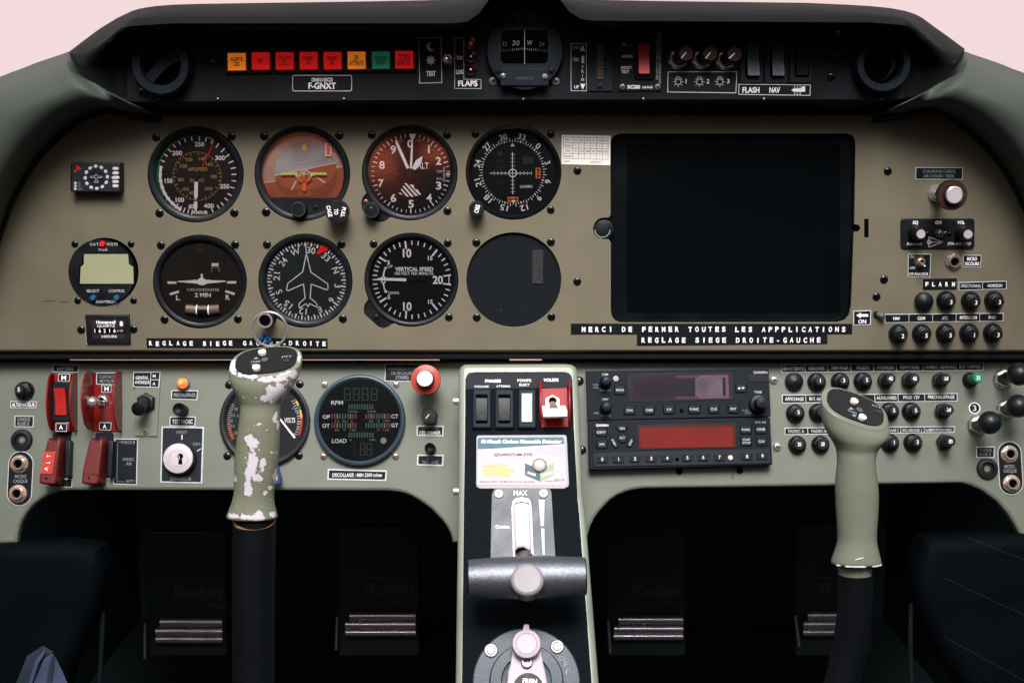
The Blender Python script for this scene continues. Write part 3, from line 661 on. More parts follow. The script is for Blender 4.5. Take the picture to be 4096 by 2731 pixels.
m.text('GARMIN', 943, 950, 36, 'white', z, 178, shear=.2, bold=.02); m.text('NAV', 572, 583, 40, 'ghost', z, 115); m.text('VLOC', 573, 668, 40, 'ghost', z, 150); m.text('GPS', 573, 888, 40, 'ghost', z, 120); m.disc(572, 478, 36, z, 'ghost'); m.rect(895, 528, 1048, 628, z, 'ghost'); t.part('dial', m)
m = t.mb(); m.lathe(235, 1268, [(70,0),(70,4),(100,5),(105,6),(105,15),(94,16.4),(0,16.6)], 'black', 40, flut=.05, zc=16); m.text('OBS', 243, 1268, 60, 'white', 16.8, 118, rot=-75, bold=.01); t.part('obs_knob', m); t.part('glass', t.glass)
# --- turn coordinator
t = gauge('turn_coordinator', 'turn coordinator with white aeroplane silhouette and inclinometer, first in the lower row', B1, 1762, 668, 548, 485, screws=[(1305,238),(2177,230),(1347,1110),(2210,1103)], sr=48)
m = face(t, 1770, 680, 500, 'dial_brown'); z = DZ + .2
m.ring(1785, 650, 300, 306, z, 'ghost'); m.disc(1785, 650, 300, z - .05, 'dial_brown')
for s, x, y, w, h, k in (('TURN COORDINATOR',1797,762,385,30,'ink'),('2 MIN',1797,822,190,46,'white'),('D.C.',1770,243,60,28,'dimmer'),('ELEC.',1770,292,105,30,'dimmer'),('L',1507,855,50,55,'white'),('R',2090,850,50,55,'white')): m.text(s, x, y, h, k, z, w, bold=.02)
for P in ([(1390,677),(1482,677)],[(2088,674),(2180,674)]): m.line(P, 28, z, 'white')
for P in ([(1418,812),(1508,784)],[(2070,780),(2162,808)]): m.line(P, 28, z, 'white')
m.rect(1900, 448, 1982, 486, z, 'paper'); m.line([(1903,490),(1903,548)], 8, z, 'brownink'); m.line([(1985,490),(1988,548)], 8, z, 'brownink'); m.line([(1905,505),(1985,503)], 6, z, 'brownink'); t.part('dial', m)
m = t.mb(); m.poly([(1502,658),(1686,648),(1690,645),(1740,645),(1755,628),(1772,620),(1772,575),(1797,575),(1797,620),(1812,628),(1832,645),(1888,645),(1892,650),(2065,654),(2068,668),(1850,688),(1810,705),(1787,710),(1762,705),(1730,690),(1505,670)], DZ + 1.2, 'white'); t.part('aircraft_symbol', m)
m = t.mb(); A_ = [m.p(1605 + i * 49, 990 + 14 * math.sin(math.pi * i / 8) - 6, DZ + 1.4) for i in range(9)]
m.tube(A_, 62 * m.sc, 'peach', 18); m.tube([m.p(1738, 1005, DZ + 1.6), m.p(1870, 1005, DZ + 1.6)], 64 * m.sc, 'blackgloss', 18)
for x in (1735, 1872): m.tube([m.p(x - 6, 1000, DZ + 1.6), m.p(x + 6, 1000, DZ + 1.6)], 67 * m.sc, 'white', 18)
t.part('inclinometer', m); t.part('glass', t.glass)
# --- temperature and volt display
t = Thing('temperature_volt_display', 'small round digital display with blank green screen and blue buttons, left of the gauges', 'gauge', UP, B1, 640, 552, 'round gauges set in the khaki panel')
m = t.mb(); m.lathe(640, 552, [(394,-8),(394,0),(386,1.2),(0,1.2)], 'black', 64); z = 1.4
for s, x, y, w, h in (('O.A.T.',522,226,110,32),('VOLTS',730,226,128,32),('M803',622,289,96,30),('SELECT',505,775,150,32),('CONTROL',785,775,190,32),('DAVTRON',665,903,255,30)): m.text(s, x, y, h, 'ink', z, w, shear=.25 if s == 'DAVTRON' else 0)
t.part('case', m)
m = t.mb(); m.poly([(385,330),(920,330),(930,455),(985,490),(990,700),(330,705),(345,490),(375,465)], 1.35, 'void'); m.poly([(400,342),(918,342),(928,462),(978,492),(984,690),(352,690),(362,492),(398,462)], 1.5, 'lcd'); t.part('screen', m)
for x, y, mt, r in ((610,224,'lens_red',33),(503,858,'blue',34),(778,858,'blue',34)):
    m = t.mb(); m.lathe(x, y, [(r,1.2),(r,4),(r*.8,5),(0,5.2)], mt, 24, zc=4); t.part('button', m)
for x, y in ((292,223),(953,223),(327,887),(983,887)): m = t.mb(); screw(m, x, y, 40, 0); t.part('mounting_screw', m)
# --- hour meter
t = Thing('hour_meter', 'square black hour meter with white counter digits, below the small round display', 'hour meter', UP, B1, 675, 1227)
m = t.mb(); m.poly([(412,1060),(942,1060),(950,1403),(425,1403)], .1, 'rim2'); P = [(408,1057),(930,1057),(943,1395),(427,1397)]; m.prism(P, 0, 3, 'black', 1.0); t.part('case', m)
m = t.mb(); m.poly([(485,1110),(872,1110),(885,1335),(500,1338)], 3.2, 'dial_brown'); m.poly([(500,1215),(880,1215),(884,1275),(505,1278)], 3.3, 'void')
for s, x, y, w, h in (('Honeywell',657,1142,225,36),('QUARTZ',660,1187,210,26),('HOURS',697,1310,175,28),('8',838,1160,40,52)): m.text(s, x, y, h, 'white', 3.5, w, bold=.03)
for i, s in enumerate('16216'): m.text(s, 527 + i * 58, 1243, 40, 'white', 3.5, 26 if s != '1' else None, bold=.02)
m.text('1/10', 825, 1243, 30, 'ink', 3.5, 70); t.part('counter', m)
for x, y in ((367,1230),(982,1223)): m = t.mb(); screw(m, x, y, 47, 0); t.part('mounting_screw', m)
# --- directional gyro
t = gauge('heading_indicator', 'heading gauge with white aeroplane outline and red triangle bug, second in the lower row', B2, 668, 675, 564, 490, screws=[(205,235),(1103,230),(1120,1128)], sr=50)
m = face(t, 680, 680, 500, 'dial_dg'); z = DZ + .2; cx, cy = 683, 675
for i in range(72):
    a = i * 5 - 1.5; m.tick(cx, cy, 420 if i % 2 == 0 else 440, 480, a, 19 if i % 2 == 0 else 11, z, 'white')
for s, x, y, r_ in (('W',547,325,-18),('30',738,308,9),('33',915,388,40),('N',1033,545,68),('3',1055,735,97),('6',985,908,128),('E',840,1020,158),('12',635,1038,188),('15',458,958,218),('S',350,806,246),('21',323,620,275),('24',400,445,308)): m.text(s, x, y, 74, 'white', z, None if len(s) == 1 else 100, rot=r_)
for P in ([(672,195),(680,345)], [(680,345),(635,565),(455,705),(440,780),(458,792),(645,712),(665,880),(590,950),(592,985),(610,992),(675,948),(700,985),(718,948),(798,985),(808,965),(803,942),(725,880),(738,712),(925,782),(942,765),(938,710),(735,570),(680,345)]): m.line(P, 12, z + .4, 'white')
t.part('compass_card', m)
m = t.mb(); m.poly([(868,238),(950,280),(825,358),(803,345)], z + .6, 'lens_red'); t.part('heading_bug', m)
m = t.mb(); c = m.p(180, 1150, 0)
m.lathe(180, 1150, [(84,0),(84,2),(76,3),(76,17),(88,18),(92,19),(92,24),(78,24.2)], 'black', 36, flut=.03, zc=24); m.lathe(180, 1150, [(92,24.2),(90,25),(70,25),(68,23),(0,23)], 'chrome', 36, zc=24, mats=['ringmetal','ringmetal','ringmetal','void']); t.part('setting_knob', m); t.part('glass', t.glass)
m = MB(UP, B2, 228, 1250); c = m.p(228, 1262, 20); r_ = 208 * m.sc
m.tube([(c.x + r_ * math.sin(a * math.pi / 24), c.y + r_ * math.cos(a * math.pi / 24), .017 + .003 * math.cos(a * math.pi / 24)) for a in range(48)], .0012, 'ringmetal', 10, True)
single('key_ring', 'thin chrome split ring hanging from the heading gauge knob above the worn grip', 'ring', m)
m = MB(UP, B2, 195, 1385); c = m.p(195, 1380, 12)
for i in range(7):
    p_ = c + Vector((random.uniform(-.006, .006), random.uniform(-.002, .004), random.uniform(-.002, .002))); m.tube([p_, p_ + Vector((random.uniform(-.004, .004), random.uniform(-.003, .003), .002)), p_ + Vector((random.uniform(-.005, .005), -.003, 0))], .0012, 'blue', 6)
single('blue_tassel', 'small crumpled blue cord behind the top of the worn grip, inside the ring', 'cord', m)
# --- vertical speed
t = gauge('vertical_speed_indicator', 'vertical speed gauge with needle pointing left to zero, third in the lower row', B3, 803, 784, 667, 600, outline=VSI_P, screws=[(265,268),(1322,257),(1338,1312)], sr=56)
m = face(t, 803, 784, 610, 'dial'); z = DZ + .2
TK = [(810,252,0),(900,258,7),(990,283,17),(1077,322,28),(1210,432,45),(1257,495,55),(1297,565,66),(1323,640,74),(1323,922,106),(1297,1000,114),(1260,1068,125),(1212,1132,135),(1080,1238,152),(995,1278,163),(906,1300,173),(814,1308,180),(642,1278,194),(567,1243,204),(497,1200,213),(435,1143,223),(345,1025,242),(320,968,250),(300,905,260),(287,843,267),(285,778,270),(285,716,275),(298,652,283),(315,592,291),(342,532,300),(430,413,322),(490,358,330),(560,315,338),(637,282,348)]
for x, y, a in TK: m.tick(x, y, -33, 33, a, 17, z, 'white')
for x, y, a in ((722,285,-6),(1137,395,38),(395,490,-59),(400,1068,238),(727,1277,184),(1140,1168,142)): m.tick(x, y, -58, 58, a, 26, z, 'white')
m.tick(1313, 720, -58, 58, 82, 22, z, 'white'); m.tick(1313, 843, -58, 58, 98, 22, z, 'white'); m.line([(1340,730),(1340,835)], 12, z, 'white')
for s, x, y, w, h in (('10',742,402,122,112),('10',746,1160,122,112),('20',1180,783,148,108),('15',1072,472,66,54),('15',1075,1092,66,54),('5',478,535,36,54),('5',483,1028,40,54),('UP',503,590,68,36),('DOWN',552,968,148,40),('VERTICAL SPEED',843,628,545,52),('100 FEET PER MINUTE',843,690,550,42)): m.text(s, x, y, h, 'white', z, w, bold=.02)
m.ring(408, 780, 150, 176, z, 'white', 300, 301) if 0 else None
m.line([(405,722),(415,660),(432,615)], 20, z, 'white'); m.poly([(445,590),(412,612),(462,628)], z, 'white'); m.line([(405,838),(418,905),(435,940)], 20, z, 'white'); m.poly([(445,970),(412,950),(468,932)], z, 'white'); m.ring(405, 760, 18, 34, z, 'white'); m.ring(405, 802, 18, 34, z, 'white'); t.part('dial', m)
m = t.mb(); m.poly([(288,776),(345,752),(730,760),(730,802),(345,790)], DZ + 1.5, 'white'); m.lathe(800, 785, [(40, DZ+.4),(40, DZ+1.4),(0,DZ+1.6)], 'dial', 20); m.poly([(730,770),(1030,770),(1030,800),(730,800)], DZ + 1.2, 'dial'); t.part('needle', m)
m = t.mb(); screw(m, 305, 1308, 36, -2.4, 'black', kind='s', rot=90); t.part('small_screw', m); t.part('glass', t.glass)
# --- blank disc
t = Thing('blanking_plate', 'plain black round blanking plate with a grey fastener strip, fourth in the lower row', 'blanking plate', UP, B4, 675, 688)
m = t.mb(); m.lathe(675, 688, [(640,-4),(640,-3),(0,-3)], 'blackmat', 64, zc=0); m.rect(512, 1058, 522, 1068, -2.8, 'brass'); t.part('disc', m)
m = t.mb(); m.box(907, 314, 1042, 736, -2.9, -1.9, 'velcro', .2); t.part('fastener_strip', m)
for x, y in ((205,220),(1140,213),(210,1157),(1145,1150)): m = t.mb(); screw(m, x, y, 51, 0); t.part('mounting_screw', m)
# --- loose screws
for cr, x, y, r, lb in ((A4,1673,723,56,'under the white compass correction card'),(B4,1470,708,50,'between the blanking plate and the tablet'),(D1,160,205,51,'left of the CHAUFFAGE CABINE placard'),(D2,697,112,48,'left of the FLARM tape label'),(D2,608,315,48,'above the small lever right of the tablet')):
    m = MB(UP, cr, x, y); screw(m, x, y, r, 0); single('panel_screw', 'black cross head screw ' + lb, 'screw', m, 'black screws on the khaki panel')
# --- tablet
t = Thing('tablet', 'large blank black tablet screen recessed in the right half of the khaki panel', 'tablet', UP, FD, 1684, 524)
m = t.mb(); m.prism(rr(1392, 299, 1976, 750, 24), -16, -9, 'blackgloss', 2); t.part('body', m)
m = t.mb(); m.poly(rr(1440, 330, 1930, 718, 4), -8.8, 'screen'); t.part('screen', m)
m = MB(UP, FD, 1386, 525); m.lathe(1384, 525, [(24,-16),(24,-3.5),(22,-3),(0,-3)], 'black', 32); m.ring(1384, 528, 16, 18, -2.9, 'dim', 90, 270)
single('tablet_latch', 'round black latch at the left edge of the tablet', 'latch', m)
m = MB(UP, FD, 1990, 524); m.box(1985, 503, 1995, 545, -.2, .15, 'void'); single('panel_slot', 'narrow black slot to the right of the tablet', 'slot', m)
# --- compass correction card
t = MB(UP, A4, 1798, 430); m = t
m.prism([(1450,213),(2147,227),(2143,648),(1448,633)], 0, .5, 'paper', .1)
X = [1475,1612,1695,1780,1865,1947,2033,2115]; Y = [245,325,402,478,550]
def sk(x, y): return (x, y + (x - 1475) * .022)
for x in X: m.line([sk(x - (x - 1475) * .004, 245), sk(x - 5, 550)], 5, .6, 'ink_black')
for y in Y: m.line([sk(1472, y), sk(2115, y)], 5, .6, 'ink_black')
for r_, row in enumerate((['For','N','30','60','E','120','150'],['Steer','0','-1','-1','0','0','-1'],['For','S','210','240','W','300','330'],['Steer','1','0','0','1','0','0'])):
    for k_, s in enumerate(row):
        x, y = sk((X[k_] + X[k_ + 1]) / 2 - 3, (Y[r_] + Y[r_ + 1]) / 2)
        m.text(s, x, y, 30 if (k_ == 0 or r_ % 2 == 0) else 24, 'ink_black' if (k_ == 0 or r_ % 2 == 0) else 'pencil', .62, {1: None, 2: 42, 3: 66, 5: 108}.get(len(s)), bold=.02 if k_ == 0 or r_ % 2 == 0 else 0)
m.text('DATE', 1520, 592, 26, 'ink_black', .62, 80, bold=.01); m.text('AIRPATH L', 1943, 602, 26, 'ink_black', .62, 170, bold=.01)
single('compass_card', 'white paper compass correction card with a printed table, top left of the tablet', 'card', m)
# --- traffic display
t = Thing('traffic_display', 'small rectangular traffic display with a ring of white lamps, far left of the khaki panel', 'traffic display', UP, A1, 545, 680)
m = t.mb(); m.prism(rr(238, 500, 828, 850, 22), 0, 12, 'black', 1.2, zref=12); t.part('case', m)
m = t.mb(); m.poly(rr(258, 518, 822, 838, 14), 12.2, 'tface')

m.disc(543, 677, 88, 12.25, 'black'); z = 12.3
for r0, r1 in ((34, 46), (60, 72)): m.ring(300, 612, r0, r1, z, 'lens_red', 8, 62)
m.poly([(280,612),(312,612),(296,582)], z, 'lens_red')
for s, y in (('RX',742), ('TX',777), ('GPS',812)): m.text(s, 345 if s != 'GPS' else 356, y, 24, 'dim', z, 30 if s != 'GPS' else 50)
for P in ([(475,665),(530,662),(535,640),(550,640),(553,662),(612,665),(612,676),(555,682),(550,720),(568,722),(568,735),(520,735),(520,724),(538,720),(535,682),(475,678),(475,665)],): m.line(P, 4, z, 'ink')
t.part('face', m)
for i in range(12):
    a = i * 30 - 3; m = t.mb(); x, y = 543 + 131 * math.sin(R(a)), 677 - 131 * math.cos(R(a)); m.prism([(x + 23 * math.cos(q) * math.cos(R(a)) - 19 * math.sin(q) * math.sin(R(a)), y + 23 * math.cos(q) * math.sin(R(a)) + 19 * math.sin(q) * math.cos(R(a))) for q in [j * math.pi / 8 for j in range(16)]], 12.2, 12.9, 'lampw', .3); t.part('lamp', m)
for y, w_, k_ in ((572,36,1),(625,36,1),(678,46,0),(727,36,-1),(777,34,-1)):
    m = t.mb(); m.prism([(770-w_,y+12),(770-w_,y-10 if k_ >= 0 else y-18),(770-w_*.5,y-18),(770+w_*.5,y-18),(770+w_,y-10),(770+w_,y+10),(770+w_*.5,y+18),(770-w_*.5,y+18)], 12.2, 12.9, 'lampw', .3); t.part('lamp', m)
for y in (742, 777, 812): m = t.mb(); m.lathe(300, y, [(15,12.2),(15,12.7),(0,12.8)], 'lampw', 16, zc=12); t.part('lamp', m)
# ------------------------------------------------------------------ embossed tape labels
def tape(cr, P, s, x, y, w, h, label, rot=0, sp=1, gap=None):
    m = MB(UP, cr, x, y); m.prism(P, 0, .35, 'label_black', .05)
    n = len(s); L = w / (n - 1)
    for i, c in enumerate(s):
        if c != ' ':
            xx = x - w / 2 + L * i; yy = y + math.sin(R(rot)) * (xx - x); m.text(c, xx + random.uniform(-1, 1), yy + random.uniform(-1, 1), h, 'white', .45 + random.uniform(0, .1), h * .78 if c not in 'I-' else None, rot=rot + random.uniform(-2, 2), bold=.035)
    single('tape_label', label, 'tape label', m, 'embossed black tape labels')
tape(F6, [(63,83),(2180,85),(2180,163),(63,165)], 'MERCI DE FERMER TOUTES LES APPPLICATIONS', 1138, 126, 1955, 35, 'black embossed tape reading MERCI DE FERMER TOUTES LES APPPLICATIONS, under the tablet')
tape(F6, [(560,167),(1993,162),(1994,236),(560,250)], 'REGLAGE SIEGE DROITE-GAUCHE', 1268, 207, 1320, 35, 'black embossed tape reading REGLAGE SIEGE DROITE-GAUCHE, lower strip under the tablet')
tape(FD, [(336,776.5),(752,777),(753,800),(337,799)], 'REGLAGE SIEGE GAUCHE-DROITE', 546, 788.5, 398, 9.5, 'black embossed tape reading REGLAGE SIEGE, partly hidden behind the worn grip')
tape(D2, [(1158,105),(1558,98),(1558,232),(1158,236)], 'FLARM', 1362, 168, 312, 46, 'short black embossed tape reading FLARM, above the round blank button', rot=0)

for (x0, y0), (x1, y1), lb in (((480,1203),(592,1204),'longer thin scratch left of the small round display'),((640,1210),(745,1207),'shorter thin scratch touching the small round display side')):
    m = MB(UP, Crop(0, 0, 1), x0 * .455 + 1, y0); m.use(Crop(0, 400, 1.568)); m.line([(275 + (x0 - 480) * .6, y0 + 57), (275 + (x1 - 480) * .6, y1 + 57)], 3.5, .15, 'scuffu'); single('scratch_mark', lb, 'mark', m)
mat('scuffu', (.035, .030, .020), .7)
# ================================================================== helpers for small things
def placard(pl, cr, P, texts, label, z=0, bw=8, border='rim2', inner='label_black', extra=None, name='placard', group='black engraved placards', div=()):
    if len(P) == 2: (x0, y0), (x1, y1) = P; P = [(x0, y0), (x1, y0), (x1, y1), (x0, y1)]
    cx = sum(q[0] for q in P) / len(P); cy = sum(q[1] for q in P) / len(P)
    m = MB(pl, cr, cx, cy); m.prism(P, z, z + .5, border, .08)
    L = [(q[0] - cx, q[1] - cy) for q in P]; f = [(cx + x - math.copysign(min(bw, abs(x)), x), cy + y - math.copysign(min(bw, abs(y)), y)) for x, y in L] if len(P) == 4 else None
    if f: m.poly(f, z + .56, inner)
    for (a, b) in div: m.line([a, b], bw * .7, z + .6, border)
    for tx in texts:
        s, x, y, w, h = tx[:5]; k = tx[5] if len(tx) > 5 else 'white'; rot = tx[6] if len(tx) > 6 else 0
        m.text(s, x, y, h, k, z + .64, w, rot=rot, bold=.015)
    if extra: extra(m, z + .64)
    return single(name, label, 'placard', m, group)
def lathe_thing(name, label, cat, pl, cr, x, y, parts, group=None):
    t = Thing(name, label, cat, pl, cr, x, y, group)
    for nm, fn in parts: m = t.mb(); fn(m); t.part(nm, m)
    return t
def breaker(pl, cr, x, y, r, s, label, hexm=None, tip='black', rot=0, tx=None, h=None, zt=16.5, tr=.50, group='push button circuit breakers'):
    t = Thing('circuit_breaker', label, 'circuit breaker', pl, cr, x, y, group)
    m = t.mb()
    if hexm: m.lathe(x, y, [(r*.95,0),(r*.95,1),(r*.9,2),(r*.9,2.2)], hexm, 32); m.lathe(x, y, [(r*.98,2),(r*.98,5.6),(r*.9,6.2),(r*.6,6.4)], 'black', 6, rot=random.uniform(0, 60))
    else: m.lathe(x, y, [(r,0),(r,1.2),(r*.97,2.2),(r*.93,4.2),(r*.84,5.4)], 'black', 40); m.lathe(x, y, [(r*.86,3),(r*.86,7),(r*.74,7.6),(r*.6,7.8)], 'black', 6, rot=random.uniform(0, 60))
    t.part('collar', m)
    m = t.mb(); m.lathe(x, y, [(r*.66,6),(r*.66,8.5),(r*.62,9.5),(r*tr,10),(r*tr,zt-.8),(r*(tr-.06),zt),(0,zt+.05)], 'black', 32, mats=None if tip == 'black' else ['black','black','black',tip,tip,tip])
    c = m.p(x, y, 0)
    if s:
        V, P = textmesh(s, .015); x0 = min(v[0] for v in V); x1 = max(v[0] for v in V); hh = (h or r * .42) * m.sc / CAP; kx = hh * (.95 if len(s) == 1 else .72); ca, sa = math.cos(R(-rot)), math.sin(R(-rot))
        O = [((a - (x0 + x1) / 2) * kx, (b - CAP / 2) * hh) for a, b in V]
        m.add([(c.x + a * ca - b * sa, c.y + a * sa + b * ca, (zt + .2) / 1000) for a, b in O], P, 'white')
    t.part('push_button', m); return t
def jack(t, x, y, r, nut=True, hr=.42, zz=0, off=0, name='jack'):
    m = t.mb(); m.lathe(x, y, [(r, zz), (r, zz + .8), (r*.96, zz + 1.2), (r*.8, zz + 1.3)], 'brass', 36)
    m.lathe(x, y, [(r*.9, zz + 1), (r*.9, zz + 2.6), (r*.82, zz + 3.2), (r*.7, zz + 3.3)], 'chrome', 6, rot=random.uniform(0, 60))
    m.lathe(x, y, [(r*.68, zz + 3), (r*.68, zz + 4.5), (r*.62, zz + 5), (r*.50, zz + 5), (r*.46, zz + 4.6), (r*.46, zz + 1)], 'brass', 36); m.disc(x, y, r*.47, zz + 2.5, 'void')
    return t.part(name, m)
def toggle(t, x, y, r, dx, dy, L=12, br=.26, mt='chrome', nut='brass', bm=None, zz=0):
    m = t.mb(); m.lathe(x, y, [(r, zz), (r, zz + .6), (r*.94, zz + 1)], nut, 36); m.lathe(x, y, [(r*.88, zz + .8), (r*.88, zz + 2.4), (r*.8, zz + 3), (r*.66, zz + 3.1)], nut, 6, rot=random.uniform(0, 60))
    m.lathe(x, y, [(r*.62, zz + 3), (r*.62, zz + 4.6), (r*.5, zz + 5), (r*.42, zz + 4.6), (r*.42, zz + 3)], nut, 28); m.disc(x, y, r*.43, zz + 3.8, 'void'); t.part('nut', m)
    m = t.mb(); a = m.p(x, y, zz + 4); b = Vector((a.x + dx * m.sc, a.y + dy * -m.sc, (zz + 4 + L) / 1000)); k = r * m.sc
    m.tube([a, a.lerp(b, .5), a.lerp(b, .85), b], [k*.16, k*.20, k*br*.9, k*br], mt, 14)
    s = 10; V = []
    prof = [(math.sin(math.pi * i / 8), -math.cos(math.pi * i / 8)) for i in range(1, 8)]
    d = (b - a).normalized(); u = d.cross(Vector((0, 1, 0))).normalized(); w_ = d.cross(u)
    V = [b + (u * math.cos(2*math.pi*j/14) + w_ * math.sin(2*math.pi*j/14)) * q * k * br * 1.12 + d * zz_ * k * br * 1.12 for q, zz_ in prof for j in range(14)]
    m.add(V, [(i*14+j, i*14+(j+1)%14, (i+1)*14+(j+1)%14, (i+1)*14+j) for i in range(6) for j in range(14)] + [range(13,-1,-1), range(84, 98)], bm or mt)
    t.part('lever', m)
def rocker(t, x0, y0, x1, y1, mt, z=0, up=True, h0=1.5, h1=5, marks=None, name='rocker'):
    m = t.mb(); ym = (y0 + y1) / 2; a = (h1, h0) if up else (h0, h1)
    hm = h0 + .6
    P = [(x0, y0, z + a[0]), (x1, y0, z + a[0]), (x0, ym, z + hm), (x1, ym, z + hm), (x0, y1, z + a[1]), (x1, y1, z + a[1])]
    V = [m.p(x, y, z) for x, y, _ in P]; top = [Vector((v.x, v.y, q[2] / 1000)) for v, q in zip(V, P)]; bot = [Vector((v.x, v.y, (z - 1) / 1000)) for v in V]
    m.add(top + bot, [(0,2,3,1),(2,4,5,3),(0,1,7,6),(4,10,11,5),(0,6,8,2),(2,8,10,4),(1,3,9,7),(3,5,11,9)], mt); m.sharp = 20
    if marks:
        k = m.sc; xc = (x0 + x1) / 2; dy = (y1 - y0)
        for yy, kind in ((y0 + dy * .25, 'I'), (y1 - dy * .17, 'O')):
            hh = (a[0] + (hm - a[0]) * .5 if kind == 'I' else a[1] + (hm - a[1]) * .34) + z + .15
            c = m.p(xc, yy, z)
            if kind == 'I': m.add([(c.x - 1.5*k, c.y - dy*.07*k, hh/1000), (c.x + 1.5*k, c.y - dy*.07*k, hh/1000), (c.x + 1.5*k, c.y + dy*.07*k, hh/1000 + .0002), (c.x - 1.5*k, c.y + dy*.07*k, hh/1000 + .0002)], [(0,1,2,3)], marks)
            else:
                r = (x1 - x0) * .17; n = 16; A = [(c.x + r*q*k*math.sin(2*math.pi*i/n), c.y + r*q*k*math.cos(2*math.pi*i/n), hh/1000 + .0002) for q in (1, .84) for i in range(n)]
                m.add(A, [(i, (i+1)%n, n+(i+1)%n, n+i) for i in range(n)], marks)
    return t.part(name, m)
# ================================================================== FASCIA
# vents
t = Thing('air_vent', 'round black air vent at the left end of the fascia', 'air vent', GF, C1, 1370, 560, 'round air vents in the fascia')
m = t.mb(); m.lathe(1370, 560, [(256,0),(256,5),(246,7),(242,14),(236,15.4),(176,15.4),(168,14),(160,2)], 'vent', 64, zc=15); t.part('ring', m)
m = t.mb(); m.disc(1370, 560, 240, 1, 'void', 48); A_ = [m.p(1238 + 270 * i / 10, 655 - 215 * math.sin(math.pi * .5 * i / 10) , 8) for i in range(11)]
B_ = [v + Vector((.0045, -.0085, .001)) for v in A_]; m.add(A_ + B_, [(i, i + 1, 12 + i, 11 + i) for i in range(10)], 'vent'); m.add([v for v in B_] + [v + Vector((0, 0, -.006)) for v in B_], [(i, i + 1, 12 + i, 11 + i) for i in range(10)], 'void'); t.part('vane', m)
t = Thing('air_vent', 'round black air vent at the right end of the fascia', 'air vent', GF, C4, 1408, 432, 'round air vents in the fascia')
m = t.mb(); m.lathe(1408, 432, [(190,0),(190,5),(182,7),(180,14),(176,15.4),(136,15.4),(130,14),(124,2)], 'vent', 64, zc=15); t.part('ring', m)
m = t.mb(); m.disc(1408, 432, 180, 1, 'void', 48); A_ = [m.p(1400 + 62 * math.sin(math.pi * i / 12), 308 + 20 * i, 7) for i in range(13)]; B_ = [m.p(1408 + 82 * math.sin(math.pi * i / 12) - 4, 308 + 20 * i, 8) for i in range(13)]
m.add(A_ + B_, [(i, i + 1, 14 + i, 13 + i) for i in range(12)], 'vent'); t.part('vane', m)
# annunciators
t = Thing('warning_light_panel', 'strip of eight coloured square warning lights set in the fascia', 'warning lights', GF, C2, 925, 355)
m = t.mb(); m.prism([(100,256),(1745,244),(1750,450),(106,464)], 0, 1.2, 'black', .3); t.part('frame', m)
LX = [(130,285,'lens_amber',['ALERTE','CED'],105,32),(335,279,'lens_red',['ALT'],48,32),(540,279,'lens_red',['CARBURANT','BAS','NIVEAU'],130,24),(745,276,'lens_red',['FADEC','A'],85,30),(950,276,'lens_red',['FADEC','B'],85,30),(1155,273,'lens_amber',['EN','ATTENTE'],120,38),(1363,272,'lens_green',['CHAUFF.','PITOT'],110,30),(1563,268,'lens_red',['NIVEAU','LIQUIDE','REFROID.'],125,28)]
mat('lens_edge_r', (.16, .010, .006), .3, coat=.3); mat('lens_edge_a', (.22, .05, .01), .3, coat=.3)
for x, y, mt, tx, w, h in LX:
    m = t.mb(); m.prism([(x-17,y-17),(x+170,y-18),(x+174,y+167),(x-15,y+168)], 1.0, 3.2, 'blackgloss', .5); m.prism([(x-7,y-6),(x+165,y-7),(x+169,y+155),(x-5,y+157)], 3, 4.2, 'lens_edge_a' if 'amber' in mt else 'lens_edge_r' if 'red' in mt else 'black', .4); hs = t.part('light_housing', m)
    m = t.mb(); m.prism([(x,y),(x+152,y),(x+153,y+147),(x+2,y+149)], 4.0, 4.9, mt, .2)
    k = len(tx)
    for i, s in enumerate(tx):
        dy = (i - (k - 1) / 2) * (h * 1.28 if k > 1 else 0); ws = w * {1: 1}.get(k, 1) * (len(s) / max(len(q) for q in tx)); m.text(s, x + 76, y + 74 + dy - (4 if k == 1 else 0), h, 'legend', 5.0, ws if len(s) > 1 else None, bold=.015)
    t.part('lens', m, hs)
# plates
def reg(m, z): pass
def outl_placard(pl, cr, P, bw, texts, label, fill='label_black', extra=None, z=0, name='placard', border='rim2'):
    cx = sum(q[0] for q in P) / len(P); cy = sum(q[1] for q in P) / len(P); m = MB(pl, cr, cx, cy)
    m.prism(P, z, z + .4, fill, .05); m.frame(P, bw, z + .46, border)
    for s, x, y, w, h, *o in texts: m.text(s, x, y, h, o[0] if o else 'white', z + .5, w, rot=o[1] if len(o) > 1 else 0, bold=.02)
    if extra: extra(m, z + .5)
    return single(name, label, 'placard', m, 'black engraved placards')
outl_placard(GF, C2, rr(682,472,1193,612,20), 6, [('DR401/155CDI',938,513,178,30),('F-GNXT',938,565,235,50)], 'rounded black placard reading F-GNXT under the warning lights', 'fascia')
def ms(m, z):
    P = [(1848 + 42 * math.sin(a) + 14, 230 - 38 * math.cos(a)) for a in [math.pi * (1.0 + i / 12) for i in range(-1, 14)]]; 
    O = [(1868 + 38 * math.cos(a), 230 + 38 * math.sin(a)) for a in [R(65 + 270 * i / 20) for i in range(0, 19)]]; I = [(1886 + 30 * math.cos(a), 222 + 32 * math.sin(a)) for a in [R(300 - 230 * i / 14) for i in range(0, 15)]]
    m.poly(O + I, z, 'white'); m.disc(1866, 345, 30, z, 'white', 20)
    for i in range(8): m.tick(1866, 345, 28, 42, i * 45, 7, z, 'white')
outl_placard(GF, C2, [(1762,152),(1957,150),(1965,541),(1768,545)], 6, [('TEST',1868,460,80,38)], 'tall placard with moon, sun and TEST right of the warning lights', 'fascia', ms)
